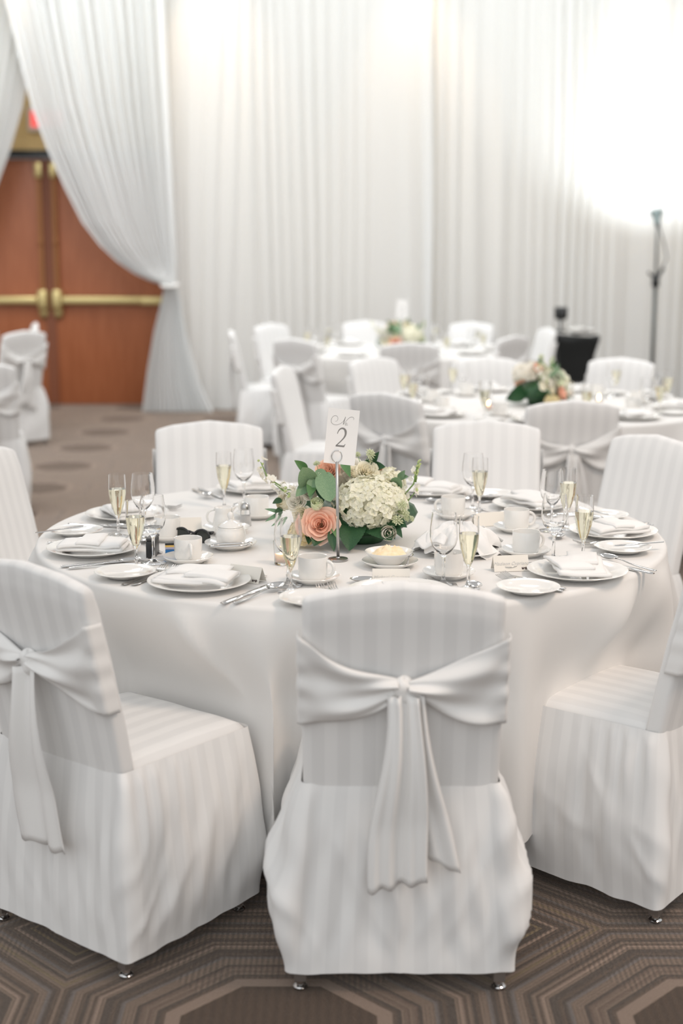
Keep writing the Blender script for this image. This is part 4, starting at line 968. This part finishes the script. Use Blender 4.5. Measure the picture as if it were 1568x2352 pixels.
    sprig([(.140, 3.90, .87), (.175, 3.89, .895), (.200, 3.89, .925), (.208, 3.89, .972)], 9, .62, .015, 0); sprig([(.15, 3.89, .86), (.185, 3.88, .88), (.205, 3.88, .905)], 6, .6, .013, 1)
    s = stem(t, [w_(.205, 3.89, .93), w_(.212, 3.89, .985)], .003, 'green_tip')
    for i in range(11): ob('bud', BUDM, s, w_(.209 + rnd.uniform(-.007, .007), 3.89 + rnd.uniform(-.007, .007), .940 + .05 * i / 10), (rnd.random(), rnd.random(), 0), (.9, .9, 1.3))
    for pts, hd in [([(.05, 3.93, .94), (.062, 3.93, .975), (.080, 3.93, 1.003)], .017), ([(.058, 3.93, .965), (.044, 3.93, 1.000)], .012), ([(.062, 3.93, .975), (.080, 3.925, .985)], .011), ([(.12, 3.84, .86), (.16, 3.82, .862), (.172, 3.815, .853)], .018), ([(.14, 3.83, .85), (.175, 3.81, .84)], .013), ([(.15, 3.82, .862), (.19, 3.81, .842)], .011), ([(.13, 3.83, .87), (.165, 3.81, .88)], .017), ([(-.06, 3.88, .94), (-.068, 3.86, .985)], .012), ([(-.04, 3.88, .93), (-.058, 3.86, .955)], .013), ([(.13, 3.83, .83), (.152, 3.80, .838)], .02)]:
        P = [w_(*p) for p in pts]; s = stem(t, P, .0011, 'filler_stem')
        ob('flower_head', ASTR, s, P[-1], (.9 + rnd.uniform(-.4, .4), rnd.uniform(-.4, .4), rnd.random() * 3), (hd / .016,) * 3)
    return t
BUDM = mesh('bud', lathe([(0, -.004), (.003, -.0025), (.0038, .001), (.0025, .0045), (0, .006)], 8), LIME)
def astr():
    rnd = random.Random(2); parts = []
    for i in range(34):
        z = 1 - 1.1 * (i + .5) / 34; ph = i * 2.4; r = sqrt(max(0, 1 - z * z)); p = Vector((r * cos(ph), r * sin(ph), z)) * .011
        V, Fc = tube([Vector((0, 0, 0)), p * .85, p * rnd.uniform(1, 1.25)], [.0004, .0006, .0016], 4); parts.append((V, Fc))
    for k in range(10):
        a = 2 * pi * k / 10; parts.append(([(0, 0, -.001), (.011 * cos(a - .2), .011 * sin(a - .2), .001), (.017 * cos(a), .017 * sin(a), .003), (.011 * cos(a + .2), .011 * sin(a + .2), .001)], [(0, 1, 2, 3)]))
    return mesh('flower_head', join(*parts), petalm('pale_green_floret', lin(236, 238, 212), lin(214, 222, 180), .2, 200), False)
ASTR = astr()
arrangement((.060, 3.93, Z1), 'flower arrangement with peach rose and white hydrangea on the nearest table', True)
arrangement((T2[0] + .03, T2[1] + .02, Z1), 'blurred flower arrangement on the second table at right', False, radians(75))
arrangement((T3[0] + .06, T3[1], Z1), 'small blurred flower arrangement on the farthest table', False, radians(20))

# ------------------------------------------------------------------ background settings
def far_setting(T, n, a0, r, wt, full):
    rnd = random.Random(int(a0))
    for k in range(n):
        th = a0 + 2 * pi * k / n; c, s = cos(th), sin(th); fx, fy = -c, -s; rx, ry = fy, -fx
        L = lambda q, f: (T[0] + c * r + rx * q + fx * f, T[1] + s * r + ry * q + fy * f)
        pos = ['right', 'far right', 'back right', 'back', 'back left', 'left', 'near left', 'front left', 'front', 'near right'][int((th % (2 * pi)) / (2 * pi) * 10 + .5) % 10]; where = '%s of the %s' % (pos, wt)
        tag(ob('dinner_plate', PLATE, None, (*L(0, 0), Z1)), 'blurred white dinner plate at the %s' % where, 'plate', 'plates on the %s' % wt)
        tag(ob('napkin', NAP[k % 3], None, (*L(0, 0), Z1 + .011), (0, 0, th + rnd.uniform(-.5, .5))), 'blurred folded napkin on a plate at the %s' % where, 'napkin', 'napkins on the %s' % wt)
        g = thing('wine_glass', 'blurred clear wine glass at the %s' % where, 'wine glass', (*L(.19, .11), Z1), 0, 'wine glasses on the %s' % wt); ob('glass', WINE, g)
        g = thing('champagne_flute', 'blurred champagne flute at the %s' % where, 'champagne flute', (*L(.23, .06), Z1), 0, 'champagne flutes on the %s' % wt); ob('glass', FLUTE, g); ob('champagne', FLUTEC, g)
        if full:
            tag(ob('bread_plate', BREAD, None, (*L(-.22, 0), Z1)), 'blurred bread plate at the %s' % where, 'plate', 'bread plates on the %s' % wt)
            g = thing('teacup', 'blurred white cup at the %s' % where, 'cup', (*L(.20, .21), Z1 + .0062), th, 'cups on the %s' % wt); ob('body', CUP, g); ob('handle', CUPH, g)
            tag(ob('saucer', SAUCER, None, (*L(.20, .21), Z1)), 'blurred white saucer at the %s' % where, 'saucer', 'saucers on the %s' % wt)
far_setting(T2, 9, 4.6, .72, 'second table', True)
far_setting(T3, 9, 4.9, .72, 'farthest table', False)
votive((.735, 7.10, Z1), 'blurred lit votive candle left of the second table flowers', 'lit votive candles', .25)
votive((1.33, 7.33, Z1), 'blurred lit votive candle right of the second table flowers', 'lit votive candles', .25)
n3 = thing('table_number_stand', 'blurred number stand above the farthest flowers', 'number stand', (T3[0] + .03, T3[1] - .25, Z1))
ob('foot', ns.children[0].data, n3); ob('rod', ns.children[1].data, n3); ob('ring', ns.children[2].data, n3)
numcard((T3[0] + .03, T3[1] - .248, 1.0125), (0, radians(1), radians(3)), 'small blurred white number card above the farthest flowers', False)

# ------------------------------------------------------------------ black covered stand with trays
bs = thing('covered_stand', 'black cloth covered serving stand tapering to the floor', 'serving stand', (1.955, 12.0, 0))
def cover(u, v):
    a = 2 * pi * u; wv = pl([(0, .235), (.08, .155), (.45, .12), (.8, .165), (1, .212)], v); c, s = cos(a), sin(a)
    p = 1.0 / max(abs(c), abs(s)) ** .6; lift = .05 * smooth(.4, 1, v) * smooth(.5, 1, -c * p)
    return (wv * c * p, .75 * wv * s * p, .012 + .80 * v + lift + .01 * sin(4 * a) * v)
gv = grid(48, 24, cover, True); top = tuple(range(23 * 48, 24 * 48)); gv[1].append(top)
ob('cover', mesh('stand_cover', gv, BLACKC), bs)
cn = thing('candelabrum', 'black candelabrum with cup holders on the covered stand', 'candelabrum', (1.835, 12.0, .852))
ob('stem', mesh('candelabrum_stem', lathe([(0, 0), (.05, 0), (.05, .008), (.012, .02), (.009, .09), (.02, .10), (.05, .108), (.055, .115), (0, .118)], 20), BLACKP), cn)
for x, y in ((-.036, 0), (.036, 0), (0, .036), (0, -.036)): ob('holder', mesh('holder', lathe([(0, .112), (.012, .112), (.020, .122), (.021, .205), (.019, .205), (.017, .125), (0, .122)], 14), BLACKP), cn, (x, y, 0))
for k, (x, y, z, s) in enumerate([(1.965, 11.95, .835, 1.0), (1.967, 11.95, .8455, 1.0), (2.07, 12.0, .835, .8)]):
    tag(ob('bowl', mesh('stacked_bowl', lathe([(0, .003), (.03, .003), (.033, 0), (.036, 0), (.06, .02), (.078, .045), (.076, .046), (.055, .022), (.03, .008), (0, .008)], 32), CHINA), None, (x, y, z), (0, 0, 0), (s, s, s)), ['lower white bowl stacked on the black covered stand', 'upper white bowl stacked on the black covered stand', 'small white bowl at right end of the black covered stand'][k], 'bowl', 'bowls on the black stand')

# ------------------------------------------------------------------ lamp stand
LX, LY = 2.80, 12.85
ls = thing('light_stand', 'tall black tripod light stand shining up at the drapes', 'light stand', (LX, LY, 0))
GM = mat('stand_tube', lin(70, 76, 76), .4, Metallic=.5)
ob('pole', mesh('pole', join(tube([(0, 0, .12), (0, 0, 1.26)], .017, 12), tube([(0, 0, 1.25), (-.005, 0, 1.76)], .011, 12)), GM), ls)
for k in range(3):
    a = -pi / 2 + .6 + k * 2 * pi / 3; l = ob('leg', mesh('tripod_leg', tube([(.02 * cos(a), .02 * sin(a), .42), (.42 * cos(a), .42 * sin(a), .012)], .011, 8), BLACKP), ls)
    ob('brace', mesh('tripod_brace', tube([(.01 * cos(a), .01 * sin(a), .16), (.24 * cos(a), .24 * sin(a), .19)], .006, 6), BLACKP), l)
ob('clamp', mesh('clamp', join(tube([(0, 0, 1.20), (0, 0, 1.31)], .034, 12), tube([(0, 0, 1.27), (-.07, 0, 1.33)], .012, 8), tube([(0, 0, 1.26), (.065, -.01, 1.37)], .016, 8)), BLACKP), ls)
ob('cable', mesh('cable', tube([(.05, -.02, 1.36), (.09, -.02, 1.45), (.06, -.02, 1.58), (.02, -.01, 1.70), (.0, 0, 1.78)], .006, 8), BLACKP), ls)
hd = ob('lamp_head', mesh('lamp_head', lathe([(0, 0), (.025, 0), (.03, .03), (.03, .06), (.055, .10), (.06, .13), (.054, .13), (.045, .10), (0, .09)], 24), mat('lamp_metal', lin(150, 165, 165), .3, Metallic=.6)), ls, (-.005, 0, 1.74), (radians(-22), 0, 0))
ob('bulb', mesh('lamp_bulb', lathe([(0, .092), (.04, .10), (.052, .126), (0, .14)], 20), mat('lamp_glow', (1, 1, 1, 1), .5, Emission_Color=(.93, 1, 1, 1), Emission_Strength=14)), hd)
lamp('stand_lamp_beam', 'SPOT', (LX, LY + .05, 1.92), (LX + .12, 13.6, 2.68), 80, (.93, .98, 1.0), spot_size=radians(140), spot_blend=1.0, shadow_soft_size=.06)
